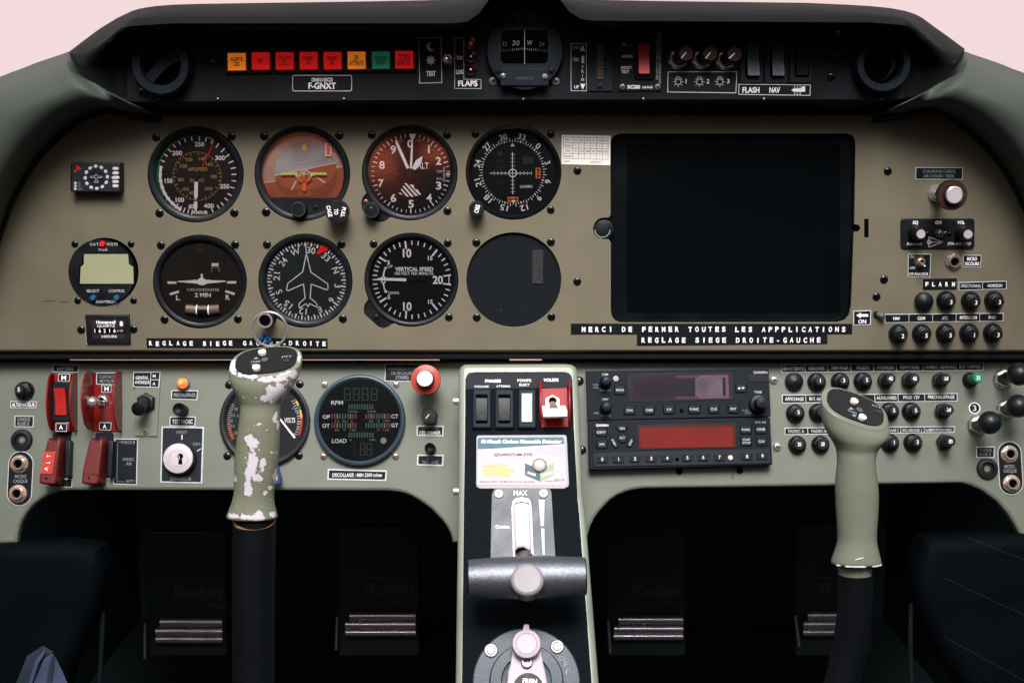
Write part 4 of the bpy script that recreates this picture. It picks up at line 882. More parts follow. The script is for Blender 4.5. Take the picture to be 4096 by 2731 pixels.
t = Thing('toggle_switch', 'small brass nutted toggle between the TEST and FLAPS placards', 'switch', GF, C2, 2012, 338); toggle(t, 2012, 338, 52, -8, 4, 9, .4, 'chrome', 'brass')
outl_placard(GF, C3, [(38,327),(120,327),(120,678),(267,680),(267,762),(38,760)], 4, [('T/O',80,497,52,30),('LDG',83,618,62,32),('FLAPS',152,715,165,44)], 'L shaped placard reading T/O, LDG and FLAPS left of the compass', 'fascia')
for x, y, lb in ((178,375,'topmost'),(178,490,'middle one'),(178,602,'lowest')):
    t = Thing('indicator_lamp', f'small round copper lamp in a black socket, {lb} of the three beside FLAPS', 'indicator lamp', GF, C3, x, y, 'flap indicator lamps')
    m = t.mb(); m.lathe(x, y, [(53,0),(53,1.2),(50,1.8),(30,1.6),(26,.6),(0,.5)], 'blackgloss', 32); t.part('socket', m)
    m = t.mb(); r = 26 if lb == 'topmost' else 16; m.lathe(x, y, [(r,.4),(r,1.6),(r*.7,2.6),(0,2.9)], 'copper', 20); t.part('bulb', m)
# compass
t = Thing('magnetic_compass', 'round black magnetic compass with a square window at the top centre of the fascia', 'compass', GF, C3, 640, 440)
m = t.mb(); m.lathe(640, 440, [(326,0),(326,7),(318,8.6),(0,8.6)], 'vent', 72, zc=8); m.poly(rr(428,252,845,548,45), 8.7, 'black'); t.part('housing', m)
m = t.mb(); m.poly(rr(434,258,839,542,42), 8.8, 'void'); z = 8.95
for s, x, y, w, mt in (('33',465,378,44,'dimmer'),('30',563,370,64,'dim'),('W',683,368,46,'dim'),('24',785,380,46,'dimmer')): m.text(s, x, y, 40 if mt == 'dim' else 34, mt, z, w, shear=.15)
for i in range(22):
    x = 445 + i * 18; m.line([(x, 412 + abs(i - 10) * 1.5), (x, (428 if i % 3 else 422) + abs(i - 10) * 1.6)], 5, z, 'dim' if 4 < i < 17 else 'dimmer')
m.line([(638,265),(638,547)], 4, z + .1, 'ink'); t.part('compass_card', m)
m = t.mb(); m.lathe(640, 440, [(1,9.6),(0,9.6)], 'glass', 4); m.poly(rr(434,258,839,542,42), 9.4, 'glass'); t.part('glass', m)
m = t.mb(); m.prism(rr(432,588,845,735,14), 8.6, 10.2, 'vent', .5); m.text('AIRPATH', 640, 670, 24, 'dimmer', 10.3, 145); t.part('corrector_tray', m)
m = t.mb(); m.prism([(522,120),(545,92),(600,84),(680,82),(740,92),(762,120),(762,198),(700,205),(560,198),(522,190)], 8.6, 11, 'fasc_plate', .8); m.prism(rr(618,88,672,192,24), 11, 14, 'vent', 1)
m.lathe(552,162,[(20,11),(20,12),(0,12.4)],'vent',16,zc=11); m.lathe(732,170,[(20,11),(20,12),(0,12.4)],'vent',16,zc=11); t.part('top_bracket', m)
for x, y, r, k, mt in ((425,218,26,'s','vent'),(853,222,26,'s','vent'),(405,605,26,'s','vent'),(868,605,26,'s','vent'),(455,652,25,'s','steel'),(812,658,26,'s','steel')): m = t.mb(); screw(m, x, y, r, 8.6 if mt == 'vent' else 10.2, mt, kind=k); t.part('screw', m)
for cr, x, y, r, lb in ((C3,370,695,38,'lower left of the compass'),(C3,903,697,36,'lower right of the compass'),(C3,903,158,30,'upper right of the compass'),(C3,380,155,30,'upper left of the compass'),(C1,1605,362,36,'upper right of the left air vent'),(C1,1820,540,34,'left of the warning lights'),(C1,1218,787,38,'lower left of the left air vent'),(C4,1053,517,28,'under the blank plug beside the right air vent')):
    m = MB(GF, cr, x, y); screw(m, x, y, r, 0, 'steel' if lb.startswith('lower') and 'compass' in lb else 'blackgloss'); single('fascia_screw', 'cross head screw at the ' + lb if 'of the' in lb and 'left of the warning' not in lb else 'black cross head screw ' + lb, 'screw', m, 'screws on the fascia')
for cr, x, y, lb in ((C1,1780,272,'left'),(C4,1100,212,'right')):
    m = MB(GF, cr, x, y); m.lathe(x, y, [(42,0),(38,2),(20,4),(0,4.6)], 'blackgloss', 20); m.lathe(x - 6, y - 2, [(18,4),(8,6),(0,6.3)], 'chrome', 12); single('map_light', f'tiny clear lens under the hood near the {lb} air vent', 'map light', m, 'map lights under the hood')
def trimx(m, z):
    m.poly([(1135,388),(1157,438),(1113,438)], z, 'white'); m.poly([(1112,718),(1158,718),(1135,768)], z, 'white'); m.rect(1125, 480, 1148, 542, z, 'white')
    for s, y in (('T',577),('R',612),('I',648),('M',683)): m.text(s, 1134, y, 26, 'ink', z, None)
outl_placard(GF, C3, [(1033,373),(1168,373),(1170,782),(1033,780)], 5, [('DWN',1080,410,70,26,'dim'),('T/O',1077,512,50,26,'ink'),('UP',1083,745,42,26,'ink')], 'tall placard with DWN, UP and TRIM right of the compass', 'fascia', trimx)
t = Thing('trim_indicator', 'narrow trim indicator with ten peach bars beside the TRIM placard', 'trim indicator', GF, C3, 1283, 530)
m = t.mb(); m.prism([(1183,285),(1385,285),(1385,780),(1180,780)], 0, 1.2, 'fasc_plate', .3); t.part('plate', m)
for i in range(10): m = t.mb(); m.box(1257, 390 + i * 29.4, 1314, 411 + i * 29.4, 1.2, 1.9, 'peach', .15); t.part('bar', m)
for y in (315, 743): m = t.mb(); screw(m, 1283, y, 23, 1.2, 'black', h=.6); t.part('screw', m)
t = Thing('beacon_switch_panel', 'emergency beacon panel with a tall red orange rocker and ARMED lettering', 'switch panel', GF, C3, 1625, 530)
m = t.mb(); m.prism(rr(1443,285,1808,780,14), 0, 1.0, 'fascia', .3)
for s, x, y, w, h in (('ON',1487,384,40,24),('ARMED',1515,484,100,25),('RESET',1510,581,92,24),('TEST',1498,616,68,24),('RC200',1573,745,108,28),('KANNAD',1690,748,90,20)): m.text(s, x, y, h, 'white', 1.1, w, bold=.03)
m.text('FOR AVIATION EMERGENCY USE ONLY', 1773, 478, 18, 'ink', 1.1, 400, rot=-90, bold=.01); m.text('UNAUTHORIZED OPERATION PROHIBITED', 1797, 497, 18, 'ink', 1.1, 430, rot=-90, bold=.01); t.part('plate', m)
m = t.mb(); m.prism(rr(1578,308,1752,680,30), 1, 3.2, 'blackgloss', .6); t.part('rocker_frame', m)
mat('orangerocker', (.50, .040, .022), .4, bump=.2, bscale=1500)
rocker(t, 1612, 375, 1703, 632, 'orangerocker', 3.0, False, 1.0, 4.6)
m = t.mb(); m.lathe(1543,383,[(22,1),(22,2.4),(10,4.4),(0,4.8)],'lamp_off2',16); t.part('indicator_lamp', m)
for x in (1475, 1775): m = t.mb(); screw(m, x, 745, 28, 1, 'steel'); t.part('screw', m)
# dimmer knobs
for cr, x, y, r, lb, nm in ((C3,1945,508,88,'left one of three, nearest the red rocker','1'),(C3,2150,508,88,'middle one','2'),(C4,338,405,69,'right one, nearest the black rockers','3')):
    t = Thing('dimmer_knob', f'brown topped dimmer knob on chrome nut, {lb}', 'knob', GF, cr, x, y, 'dimmer knobs in a row')
    m = t.mb(); m.lathe(x, y, [(r,0),(r,1),(r*.93,1.6)], 'brass', 36); m.lathe(x, y, [(r*.96,1.2),(r*.96,3.6),(r*.86,4.6),(r*.6,4.8)], 'chrome', 6, rot=12); t.part('nut', m)
    m = t.mb(); m.lathe(x, y, [(r*.72,3.5),(r*.72,4),(r*.70,18),(r*.66,19.2),(0,19.4)], 'black', 36, ax=(.26,.20), flut=.04, mats=['black','black','knobbrown','knobbrown']); c = m.p(x, y, 3.5); k = m.sc; o = Vector((c.x + .26*.0160, c.y + .20*.0160))
    d = Vector((.62, .78)) if nm != '3' else Vector((.75, .66)); n_ = Vector((d.y, -d.x)) * r * .045 * k; a = o - d * r * .52 * k; b = o + d * r * .22 * k
    m.flat([(q.x, q.y, .0197) for q in (a - n_, a + n_, b + n_, b - n_)], 'white'); t.part('knob', m)
def bulbs(m, z):
    for x, nx, s in ((22,75,'1'),(165,222,'2'),(303,358,'3')):
        m.ring(x, 553, 17, 21, z, 'ink', n=20); m.rect(x-14, 518, x+14, 522, z, 'ink'); m.rect(x-14, 522, x-10, 536, z, 'ink'); m.rect(x+10, 522, x+14, 536, z, 'ink')
        for a in (-90, 90, -130, 130, 180, -50, 50): m.tick(x, 553, 25, 34, a, 4, z, 'ink')
        m.text(s, nx, 549, 28, 'white', z)
outl_placard(GF, C4, [(-49,483),(419,483),(413,630),(-52,624)], 5, [], 'placard with three lamp symbols numbered 1, 2 and 3 under the dimmer knobs', 'fascia', bulbs)
for x0, x1, y0, y1, k, lb in ((487,565,290,512,1,'above FLASH'),(653,732,290,512,1,'above NAV'),(818,895,333,507,0,'above the heated probe symbol')):
    t = Thing('rocker_switch', f'black rocker switch {lb} on the fascia', 'switch', GF, C4, (x0+x1)/2, 400, 'rocker switches on the fascia')
    m = t.mb(); m.prism(rr(x0-48 if k else x0-46, 240, x1+30, 562, 16), 0, 2, 'fasc_plate', .8); m.prism(rr(x0-12, 286, x1+10, 522, 14), 2, 2.3, 'void', .1); t.part('frame', m)
    rocker(t, x0, y0, x1, y1, 'bluegrey' if k else 'black', 2.2, not k, .8, 4.6, 'dimmer')  # blue grey puts the sheen of the tilted pair into their colour
def fl(m, z):
    m.prism([(783,608),(800,598),(850,596),(858,583),(877,583),(877,620),(800,620)], z, z + .05, 'white')
    for x in (803, 822, 841):
        for y in (580, 625): m.line([(x,y),(x+7,y+5),(x-2,y+10),(x+6,y+15)], 3, z, 'ink')
outl_placard(GF, C4, [(428,567),(915,571),(912,647),(427,640)], 5, [('FLASH',512,608,115,34),('NAV',672,608,72,34)], 'white bordered placard reading FLASH and NAV with a probe symbol', 'fascia', fl)
m = MB(GF, C4, 1065, 370); m.lathe(1065, 370, [(41,0),(41,2),(34,4),(0,5)], 'fasc_plate', 32); single('blank_plug', 'round black blank plug between the rocker switches and the right air vent', 'plug', m)
# ================================================================== RIGHT OF THE KHAKI PANEL
placard(UP, D1, [(510,155),(1103,158),(1100,312),(507,308)], [('CHAUFFAGE CABINE',802,207,412,36,'dim'),('AIR CHAUD : TIRER',800,265,385,36,'dim')], 'black placard reading CHAUFFAGE CABINE AIR CHAUD, above the heater knob')
t = Thing('heater_knob', 'large pull knob with a black flange and silver centre, under the CHAUFFAGE CABINE placard', 'pull knob', UP, D1, 775, 482)
m = t.mb(); m.lathe(775, 482, [(112,0),(112,2),(104,4),(88,5),(84,10),(70,11)], 'chrome', 48); t.part('collar', m)
m = t.mb(); m.lathe(775, 482, [(52,8),(52,26),(100,32),(178,38),(186,40),(186,43),(180,44.5),(104,44.5)], 'black', 56, mats=['black']*6 + ['knobbrown']); t.part('flange', m)
m = t.mb(); m.lathe(775, 482, [(112,44),(108,48),(104,50),(94,50.4),(92,50),(0,50)], 'turned', 48, mats=['black','chrome','chrome','black','turned']); t.part('cap', m)
t = Thing('intercom_panel', 'black intercom panel with two silver capped knobs and a toggle, right of the tablet', 'intercom', UP, D1, 788, 986)
m = t.mb(); m.prism(rr(325,797,1250,1175,45), 0, 2, 'black', .6); z = 2.1
for s, x, y, w, h, sh in (('SQ',508,848,70,38,0),('ON',794,848,74,38,0),('VOL',1080,848,96,38,0),('Intercom',493,1113,190,36,.25),('SPA-400 TSO',1055,1113,295,36,.25)): m.text(s, x, y, h, 'white', z, w, bold=.02, shear=sh)
for P in ([(677,1028),(850,1092)],[(850,1092),(677,1156)],[(677,1028),(677,1066)],[(677,1118),(677,1156)]): m.line(P, 5, z, 'white')
m.ring(677, 1092, 22, 27, z, 'white', n=24); m.text('S', 677, 1092, 28, 'white', z, 20, bold=.03); m.text('igtronics', 756, 1090, 22, 'ink', z, 115, shear=.2); t.part('plate', m)
for x, y in ((497,975),(1078,978)): m = t.mb(); m.lathe(x, y, [(92,2),(92,3),(84,4),(80,14),(60,17),(56,19.4),(52,19.8),(0,19.8)], 'black', 36, flut=.03, mats=['black']*5 + ['chrome','turned']); t.part('knob', m)
toggle(t, 800, 985, 58, 42, -22, 9, .22, 'chrome', 'brass', zz=2)
for x, y in ((657,985),(935,990)): m = t.mb(); screw(m, x, y, 28, 2, 'blackgloss'); t.part('screw', m)
placard(UP, D1, [(415,1240),(703,1240),(692,1538),(410,1530)], [('ON',465,1278,52,28,'ink'),('OFF',470,1417,70,28,'ink'),('HT-PARLEUR',550,1494,240,36)], 'square placard reading ON, OFF and HT-PARLEUR around a toggle')
t = Thing('toggle_switch', 'brass nutted toggle pointing down on the HT-PARLEUR placard', 'switch', UP, D1, 560, 1340); toggle(t, 560, 1340, 74, 28, 42, 9, .2, 'chrome', 'brass', zz=.6)
t = Thing('jack_socket', 'single brass microphone socket left of the MICRO SECOURS placard', 'socket', UP, D1, 985, 1335); jack(t, 985, 1335, 112)
placard(UP, D1, [(1105,1253),(1335,1256),(1330,1412),(1103,1408)], [('MICRO',1218,1303,128,40),('SECOURS',1217,1365,182,40)], 'small placard reading MICRO SECOURS beside the brass socket')
placard(UP, D2, [(1580,145),(2147,128),(2147,226),(1580,243)], [('DIRECTIONNEL',1727,188,240,34,'ink'),('HORIZON',2010,184,172,34)], 'white bordered placard reading DIRECTIONNEL and HORIZON', div=[((1863,140),(1863,232))])
m = MB(UP, D2, 1160, 367); m.lathe(1160, 367, [(108,0),(108,3),(104,5),(70,7.5),(0,8.5)], 'black', 44); single('blank_button', 'plain round black button under the FLARM tape label', 'button', m)
for x, y, s, lb in ((1425,355,'3','marked 3 under the FLARM tape'),(1715,360,'3','marked 3 under DIRECTIONNEL'),(1990,355,'3','marked 3 under HORIZON'),(860,750,'2','marked 2 under NAV in the khaki panel corner'),(1137,745,'5','marked 5 under COM'),(1417,742,'5','marked 5 under ATC'),(1695,740,'1','marked 1 under INTERCOM'),(1975,737,'3','marked 3 under IPAD')):
    breaker(UP, D2, x, y, 112, s, 'black circuit breaker ' + lb, h=48)
placard(UP, D2, [(333,482),(545,475),(543,650),(335,655)], [('ON',440,608,95,44)], 'small square placard with a white left arrow over ON', bw=10, extra=lambda m, z: m.poly([(370,535),(425,502),(425,520),(510,520),(510,550),(425,550),(425,570)], z, 'white'))
m = MB(UP, D2, 610, 515); a = m.p(595, 512, 1); m.lathe(600, 515, [(32,0),(32,2),(24,3.5),(0,4)], 'blackgloss', 20); m.tube([a, a + Vector((.006, -.002, .005)), a + Vector((.0065, -.0025, .004))], [.0018, .0026, .0024], 'steel', 12); single('small_lever', 'tiny dark metal lever right of the ON arrow placard', 'lever', m)
placard(UP, D2, [(707,520),(2112,507),(2108,606),(707,626)], [('NAV',847,572,80,36),('COM',1138,570,88,36),('ATC',1417,567,72,36),('INTERCOM',1695,562,200,36),('IPAD',1977,558,86,36)], 'long placard strip reading NAV, COM, ATC, INTERCOM and IPAD', div=[((992,522),(992,618)),((1272,520),(1272,615)),((1550,517),(1550,612)),((1828,514),(1828,608))])
# ================================================================== LOWER PANEL, LEFT
breaker(LP, D4, 232, 330, 88, '5', 'black circuit breaker marked 5 above the ALTERNATEUR placard', h=36)
placard(LP, D4, [(95,422),(338,425),(333,488),(95,488)], [('ALTERNATEUR',215,457,212,32)], 'placard reading ALTERNATEUR at the far left of the lower panel')
placard(LP, D4, [(135,558),(313,560),(308,665),(132,663)], [('CASQUE',218,592,120,28,'dim'),('BOSE X',217,632,112,28,'dim')], 'placard reading CASQUE BOSE X at the far left, above a round socket')
def bose(cr, x, y, r, lb):
    t = Thing('headset_socket', lb, 'socket', LP, cr, x, y, 'round headset sockets'); m = t.mb(); m.lathe(x, y, [(r,0),(r,1.5),(r*.92,3),(r*.62,3.4),(r*.56,2.6),(r*.5,1),(0,1)], 'black', 48); t.part('rim', m)
    m = t.mb(); m.disc(x, y, r*.27, 1.2, 'brass', 20)
    for i in range(6): m.disc(x + r*.17*math.sin(i*1.05), y + r*.17*math.cos(i*1.05), r*.05, 1.4, 'void', 8)
    t.part('contacts', m)
bose(D4, 203, 783, 100, 'round black headset socket with gold contacts, lower left corner of the lower panel'); bose(D3, 2035, 1018, 92, 'round black headset socket with gold contacts, lower right corner of the lower panel')
def pill(cr, P, j1, j2, tx, lb, jr):
    t = Thing('jack_plate', lb, 'socket plate', LP, cr, *j1, 'oval plates with two headset jacks'); m = t.mb(); m.prism(P, 0, .8, 'rim2', .1)
    L = [m.p(x, y, .8) for x, y in P]; L2 = [(a.x, a.y) for a in L]
    if area(L2) < 0: L2 = L2[::-1]
    m.add([(a, b, .00088) for a, b in inset(L2, 7 * m.sc)], [range(len(L2))], 'label_black')
    for s, x, y, w, h in tx: m.text(s, x, y, h, 'dim', .95, w)
    t.part('plate', m); jack(t, *j1, jr, zz=.8); jack(t, *j2, jr, zz=.8)
def obround(x1, y1, x2, y2, r, n=12):
    return [(x1 + r * math.cos(R(180 + 180 * i / n)), y1 + r * math.sin(R(180 + 180 * i / n))) for i in range(n + 1)] + [(x2 + r * math.cos(R(180 * i / n)), y2 + r * math.sin(R(180 * i / n))) for i in range(n + 1)]
pill(D4, obround(193, 1000, 178, 1275, 116), (183,1003), (170,1277), [('MICRO',190,1117,105,30),('CASQUE',187,1160,132,30)], 'oval black plate with two brass jacks at the left end of the lower panel', 84)
pill(D3, obround(2228, 885, 2243, 1140, 104), (2222,892), (2240,1145), [('MICRO',2228,997,88,28),('CASQUE',2233,1035,112,28)], 'oval black plate with two brass jacks at the right end of the lower panel', 76)
placard(LP, D4, [(485,85),(730,88),(724,162),(482,157)], [('BATTERIE',603,125,150,30,'dim')], 'placard reading BATTERIE above the red rocker')
def small_pl(m, P, s, x, y, w, h, z):
    m.prism(P, z, z + .4, 'rim2', .05); cx = sum(q[0] for q in P) / 4; cy = sum(q[1] for q in P) / 4
    m.poly([(cx + (q[0] - cx) * .9, cy + (q[1] - cy) * .84) for q in P], z + .46, 'label_black'); m.text(s, x, y, h, 'white', z + .55, w, bold=.01)
def fin(t, xb, ys, zs, th, mt='redplastic', name='side_guard'):
    "upright guard fin standing on the base line x = xb (crop px at z=0), edge heights zs (mm) at rows ys"
    m = t.mb(); A = []; B = []; k = m.sc; n = len(ys)
    for y, z in zip(ys, zs):
        a = m.p(xb, y, 0); A.append([Vector((a.x, a.y, .0005)), Vector((a.x, a.y, z / 1000))]); B.append([Vector((a.x + th / 1000, a.y, .0005)), Vector((a.x + th / 1000, a.y, z / 1000))])
    V = [q for r_ in A for q in r_] + [q for r_ in B for q in r_]; b = 2 * n; Fc = []
    for i in range(n - 1): Fc += [(2*i, 2*i+1, 2*i+3, 2*i+2), (b+2*i, b+2*i+2, b+2*i+3, b+2*i+1), (2*i+1, b+2*i+1, b+2*i+3, 2*i+3)]
    Fc += [(0, b, b+1, 1), (2*n-2, 2*n-1, b+2*n-1, b+2*n-2)]; m.add(V, Fc, mt); m.sharp = 50; return t.part(name, m)
def arc_h(h0, h1, n=13): return [h0 + (h1 - h0) * math.sin(math.pi * i / (n - 1)) ** .55 for i in range(n)]
# battery switch
t = Thing('guarded_switch', 'red rocker between red side guards, marked M and A, under the BATTERIE placard', 'guarded switch', LP, D4, 600, 435, 'red guarded switches')
m = t.mb(); m.prism([(495,172),(705,172),(705,700),(495,700)], 0, 1.5, 'redplastic', .4); t.part('base', m)
fin(t, 494, [172 + 44*i for i in range(13)], arc_h(8, 22), 1.6); fin(t, 700, [172 + 44*i for i in range(13)], arc_h(8, 20), 1.6)
m = t.mb(); m.prism([(485,250),(645,250),(640,610),(480,612)], 1.5, 9, 'switch_frame', 1.0, zref=9); m.poly([(512,300),(622,300),(615,558),(512,562)], 9.1, 'void'); t.part('rocker_frame', m)
rocker(t, 516, 308, 616, 552, 'redrocker', 9.2, True, 1.5, 6.5, 'dkred')
m = t.mb(); m.box(500, 172, 650, 250, 1.5, 8.9, 'redplastic', .5); small_pl(m, [(538,172),(645,172),(640,245),(535,243)], 'M', 588, 209, 44, 40, 9); t.part('letter_plate', m); m = t.mb(); m.box(500, 615, 640, 700, 1.5, 8.9, 'redplastic', .5); small_pl(m, [(515,625),(618,627),(615,706),(512,702)], 'A', 562, 664, 36, 38, 9); t.part('letter_plate', m)
# engine master
t = Thing('guarded_switch', 'chrome ball toggle between tall red curved guards, marked M and A', 'guarded switch', LP, D4, 980, 430, 'red guarded switches')
m = t.mb(); m.prism([(858,165),(1120,165),(1112,702),(858,700)], 0, 1.5, 'redplastic', .4); m.prism([(930,480),(1010,480),(1030,700),(935,700)], 1.5, 2.2, 'redsilk', .3); t.part('base', m)
fin(t, 858, [158 + 45*i for i in range(13)], arc_h(16, 37), 1.6); fin(t, 1112, [158 + 45*i for i in range(13)], arc_h(12, 27), 1.6)
m = t.mb(); m.prism([(888,162),(1060,160),(1052,275),(888,270)], 2, 2.4, 'rim2', .05); m.poly([(895,169),(1060,168),(1050,268),(895,263)], 2.5, 'label_black'); m.text('CONTACT', 985, 200, 28, 'dim', 2.6, 145); m.text('MOTEUR', 985, 240, 28, 'dim', 2.6, 130)
t.part('letter_plate', m); m = t.mb(); small_pl(m, [(935,278),(1030,278),(1025,345),(935,345)], 'M', 983, 311, 40, 36, 2); t.part('letter_plate', m); m = t.mb(); small_pl(m, [(915,618),(1030,620),(1022,694),(915,690)], 'A', 965, 656, 34, 36, 2); t.part('letter_plate', m)
toggle(t, 950, 425, 66, -24, 24, 24, .68, 'chrome', 'chrome', zz=1.5)
# red covers
def cover(x, label, sticker):
    t = Thing('switch_cover', label, 'switch cover', LP, D4, x + 180, 960, 'closed red switch covers'); d = x - 360
    m = t.mb(); m.prism(rr(485 + d, 712, 652 + d, 1120, 20), 0, 1.5, 'switch_frame', .3); m.prism([(600+d,790),(650+d,790),(640+d,1120),(600+d,1120)], 1.5, 10, 'black', 1); t.part('base', m)
    m = t.mb()
    # front outline at the front face height, tapering body behind it
    Fp = [(435,757),(447,770),(462,782),(485,785),(500,778),(512,762),(516,750),(533,752),(545,790),(540,860),(527,1000),(523,1110),(520,1165),(505,1187),(480,1195),(385,1190),(362,1180),(357,1160),(365,1080),(385,960),(405,860),(418,790)]
    Fp = [(a + d, b) for a, b in Fp]; zf = 24; L = [m.p(a, b, zf) for a, b in Fp]; L2 = [(q.x, q.y) for q in L]
    if area(L2) < 0: L2 = L2[::-1]
    n = len(L2); ys = [q[1] for q in L2]; y0, y1 = min(ys), max(ys)
    def hz(y, z): t_ = (y - y0) / (y1 - y0); return z * (1 - .22 * t_ ** 2) / 1000
    rings = [(L2, 2), (L2, zf - 2.2)] + [(inset(L2, .002 * (1 - math.cos(a))), zf - 2.2 + 2.2 * math.sin(a)) for a in (.5, 1.0, 1.57)]
    V = []; Fc = []
    for Lk, z in rings: V += [(p_[0] , p_[1], hz(p_[1], z) if z > 3 else .002) for p_ in Lk]
    for k in range(len(rings) - 1): Fc += [(k*n+i, k*n+(i+1)%n, (k+1)*n+(i+1)%n, (k+1)*n+i) for i in range(n)]
    m.add(V, Fc, 'redsilk'); m.add(V[(len(rings)-1)*n:], [range(n)], 'redsilk'); m.sharp = 60; o = t.part('cover', m)
    m = t.mb()
    def onf(x_, y_, dz=.7):
        q = m.p(x_, y_, zf - 2); return Vector((q.x, q.y, hz(q.y, zf) + dz / 1000))
    if sticker:
        m.flat([onf(405,888), onf(515,888), onf(490,1095), onf(378,1092)], 'sticker')
        for s, x_, y_ in (('A',436,1048),('L',450,990),('T',456,932)):
            V_, P_ = textmesh(s, .01); hh = 34 * m.sc / CAP; c = onf(x_, y_, .9); ca, sa = math.cos(R(82)), math.sin(R(82)); w_ = max(v[0] for v in V_)
            m.add([(c.x + (a - w_/2)*hh*ca - (b - CAP/2)*hh*sa, c.y + (a - w_/2)*hh*sa + (b - CAP/2)*hh*ca, c.z + .0004) for a, b in V_], P_, 'white')
    else: m.flat([onf(420+d,880), onf(550+d-8,884), onf(523+d,1100), onf(400+d-12,1095)], 'redsilk')
    c = onf(434 + d, 1132, .8); k = m.sc; m.add([(c.x + 9*k*math.cos(i*math.pi/6), c.y + 9*k*math.sin(i*math.pi/6), c.z) for i in range(12)], [range(12)], 'void'); t.part('sticker' if sticker else 'worn_patch', m, o)
mat('sticker', (.42, .035, .028), .4)
cover(360, 'closed dark red switch cover with a bright red ALT sticker', True); cover(752, 'closed dark red switch cover without a sticker, left of the FADEC placard', False)
placard(LP, D4, [(445,1140),(668,1140),(664,1220),(443,1215)], [('ALT',552,1185,50,28,'dimmer')], 'placard reading ALT under the red cover with the sticker', bw=6)
placard(LP, D4, [(1057,768),(1273,770),(1262,1197),(1042,1190)], [('FORCE B',1180,803,125,26,'dim'),('FADEC',1187,960,105,26,'dim'),('A/B',1188,1000,50,26,'dim'),('AUTO',1200,1160,75,24,'dim')], 'tall placard reading FORCE B, FADEC A/B and AUTO', extra=lambda m, z: [m.line([(1115,800),(1085,800),(1078,1165),(1150,1165)], 3, z, 'dim')])
t = Thing('avionics_switch', 'black lever switch on a grey green plate under the GENERAL AVIONIQUE placard', 'switch', LP, D4, 1350, 445)
m = t.mb(); m.prism([(1250,150),(1483,150),(1450,748),(1240,745)], 0, 1.5, 'panel_low', .3); t.part('plate', m)
m = t.mb(); m.lathe(1355, 440, [(92,1.5),(92,5),(80,8),(60,8.5)], 'black', 6); m.lathe(1355, 440, [(58,8),(54,11),(40,13),(0,13)], 'black', 28); t.part('nut', m)
m = t.mb(); a = m.p(1350, 445, 8); b = m.p(1274, 497, 24); b2 = a.lerp(b, 1.0); m.tube([a, a.lerp(b, .55), a.lerp(b, .8), b], [.0042, .0044, .0062, .0066], 'black', 20); m.tube([b, b + (b - a) * .08, b + (b - a) * .13], [.0066, .0060, .0035], 'black', 20); t.part('lever', m)
m = t.mb(); screw(m, 1345, 705, 30, 1.5, 'panel_low', kind='x'); t.part('screw', m)
placard(LP, D4, [(1228,155),(1480,152),(1468,302),(1225,295)], [('GENERAL',1310,208,118,28,'ink'),('AVIONIQUE',1312,250,135,28,'ink'),('M',1422,192,26,26),('A',1420,264,24,26)], 'divided placard reading GENERAL AVIONIQUE with cells M and A', z=1.6, div=[((1392,160),(1385,296)), ((1390,226),(1472,228))])
t = Thing('indicator_lamp', 'glowing orange round lamp above the PRECHAUFFAGE placard', 'indicator lamp', LP, D4, 1692, 262)
m = t.mb(); m.lathe(1695, 265, [(58,0),(58,3),(52,4),(46,4)], 'steel', 36); t.part('bezel', m); m = t.mb(); m.lathe(1695, 265, [(47,3),(47,6),(38,10),(20,13),(0,13.6)], 'lamp_amber', 32); t.part('lens', m)
placard(LP, D4, [(1580,322),(1827,325),(1818,415),(1577,408)], [('PRECHAUFFAGE',1702,368,200,32,'dim')], 'placard reading PRECHAUFFAGE under the orange lamp')
m = MB(LP, D4, 1690, 510); m.lathe(1690, 510, [(52,0),(52,2),(46,3),(46,12),(58,13),(58,17),(52,18),(36,16.5),(0,15)], 'black', 32); single('push_button', 'black push button between the PRECHAUFFAGE and TEST FADEC placards', 'button', m)
placard(LP, D4, [(1565,565),(1805,567),(1800,657),(1562,652)], [('TEST FADEC',1683,612,190,36,'ink')], 'placard reading TEST FADEC above the key switch')
t = Thing('key_switch', 'silver key switch on a black plate marked ARRET and DEMARREUR', 'key switch', LP, D4, 1660, 945)
m = t.mb(); m.prism([(1490,657),(1882,662),(1865,1182),(1477,1175)], 0, .6, 'rim2', .1); m.poly([(1502,669),(1868,674),(1852,1170),(1490,1163)], .66, 'keyplate'); z = .75
m.text('ARRET', 1676, 709, 26, 'dim', z, 105); m.line([(1678,738),(1678,775)], 10, z, 'ink'); m.text('DEM', 1812, 820, 26, 'dim', z, 62); m.line([(1820,882),(1852,862)], 7, z, 'ink'); m.text('DEMARREUR', 1668, 1140, 30, 'dim', z, 195); t.part('plate', m)
m = t.mb(); m.lathe(1668, 955, [(150,.6),(150,6),(143,9),(138,10.4)], 'keyplate', 56, zc=0); m.lathe(1668, 955, [(138,10),(134,11.4),(80,12),(76,11.7),(72,12.1),(30,12.2)], 'turned', 56); m.disc(1664, 950, 72, 12.3, 'turned'); t.part('lock_cylinder', m)
m = t.mb(); m.disc(1662, 932, 26, 12.5, 'void', 24); m.poly([(1648,940),(1676,940),(1682,1005),(1644,1005)], 12.6, 'void'); m.poly([(1640,925),(1655,920),(1662,960),(1650,965)], 12.7, 'brass'); t.part('keyhole', m)
mat('keyplate', (.010, .014, .020), .4, spec=.2, vary=.3, vscale=60)
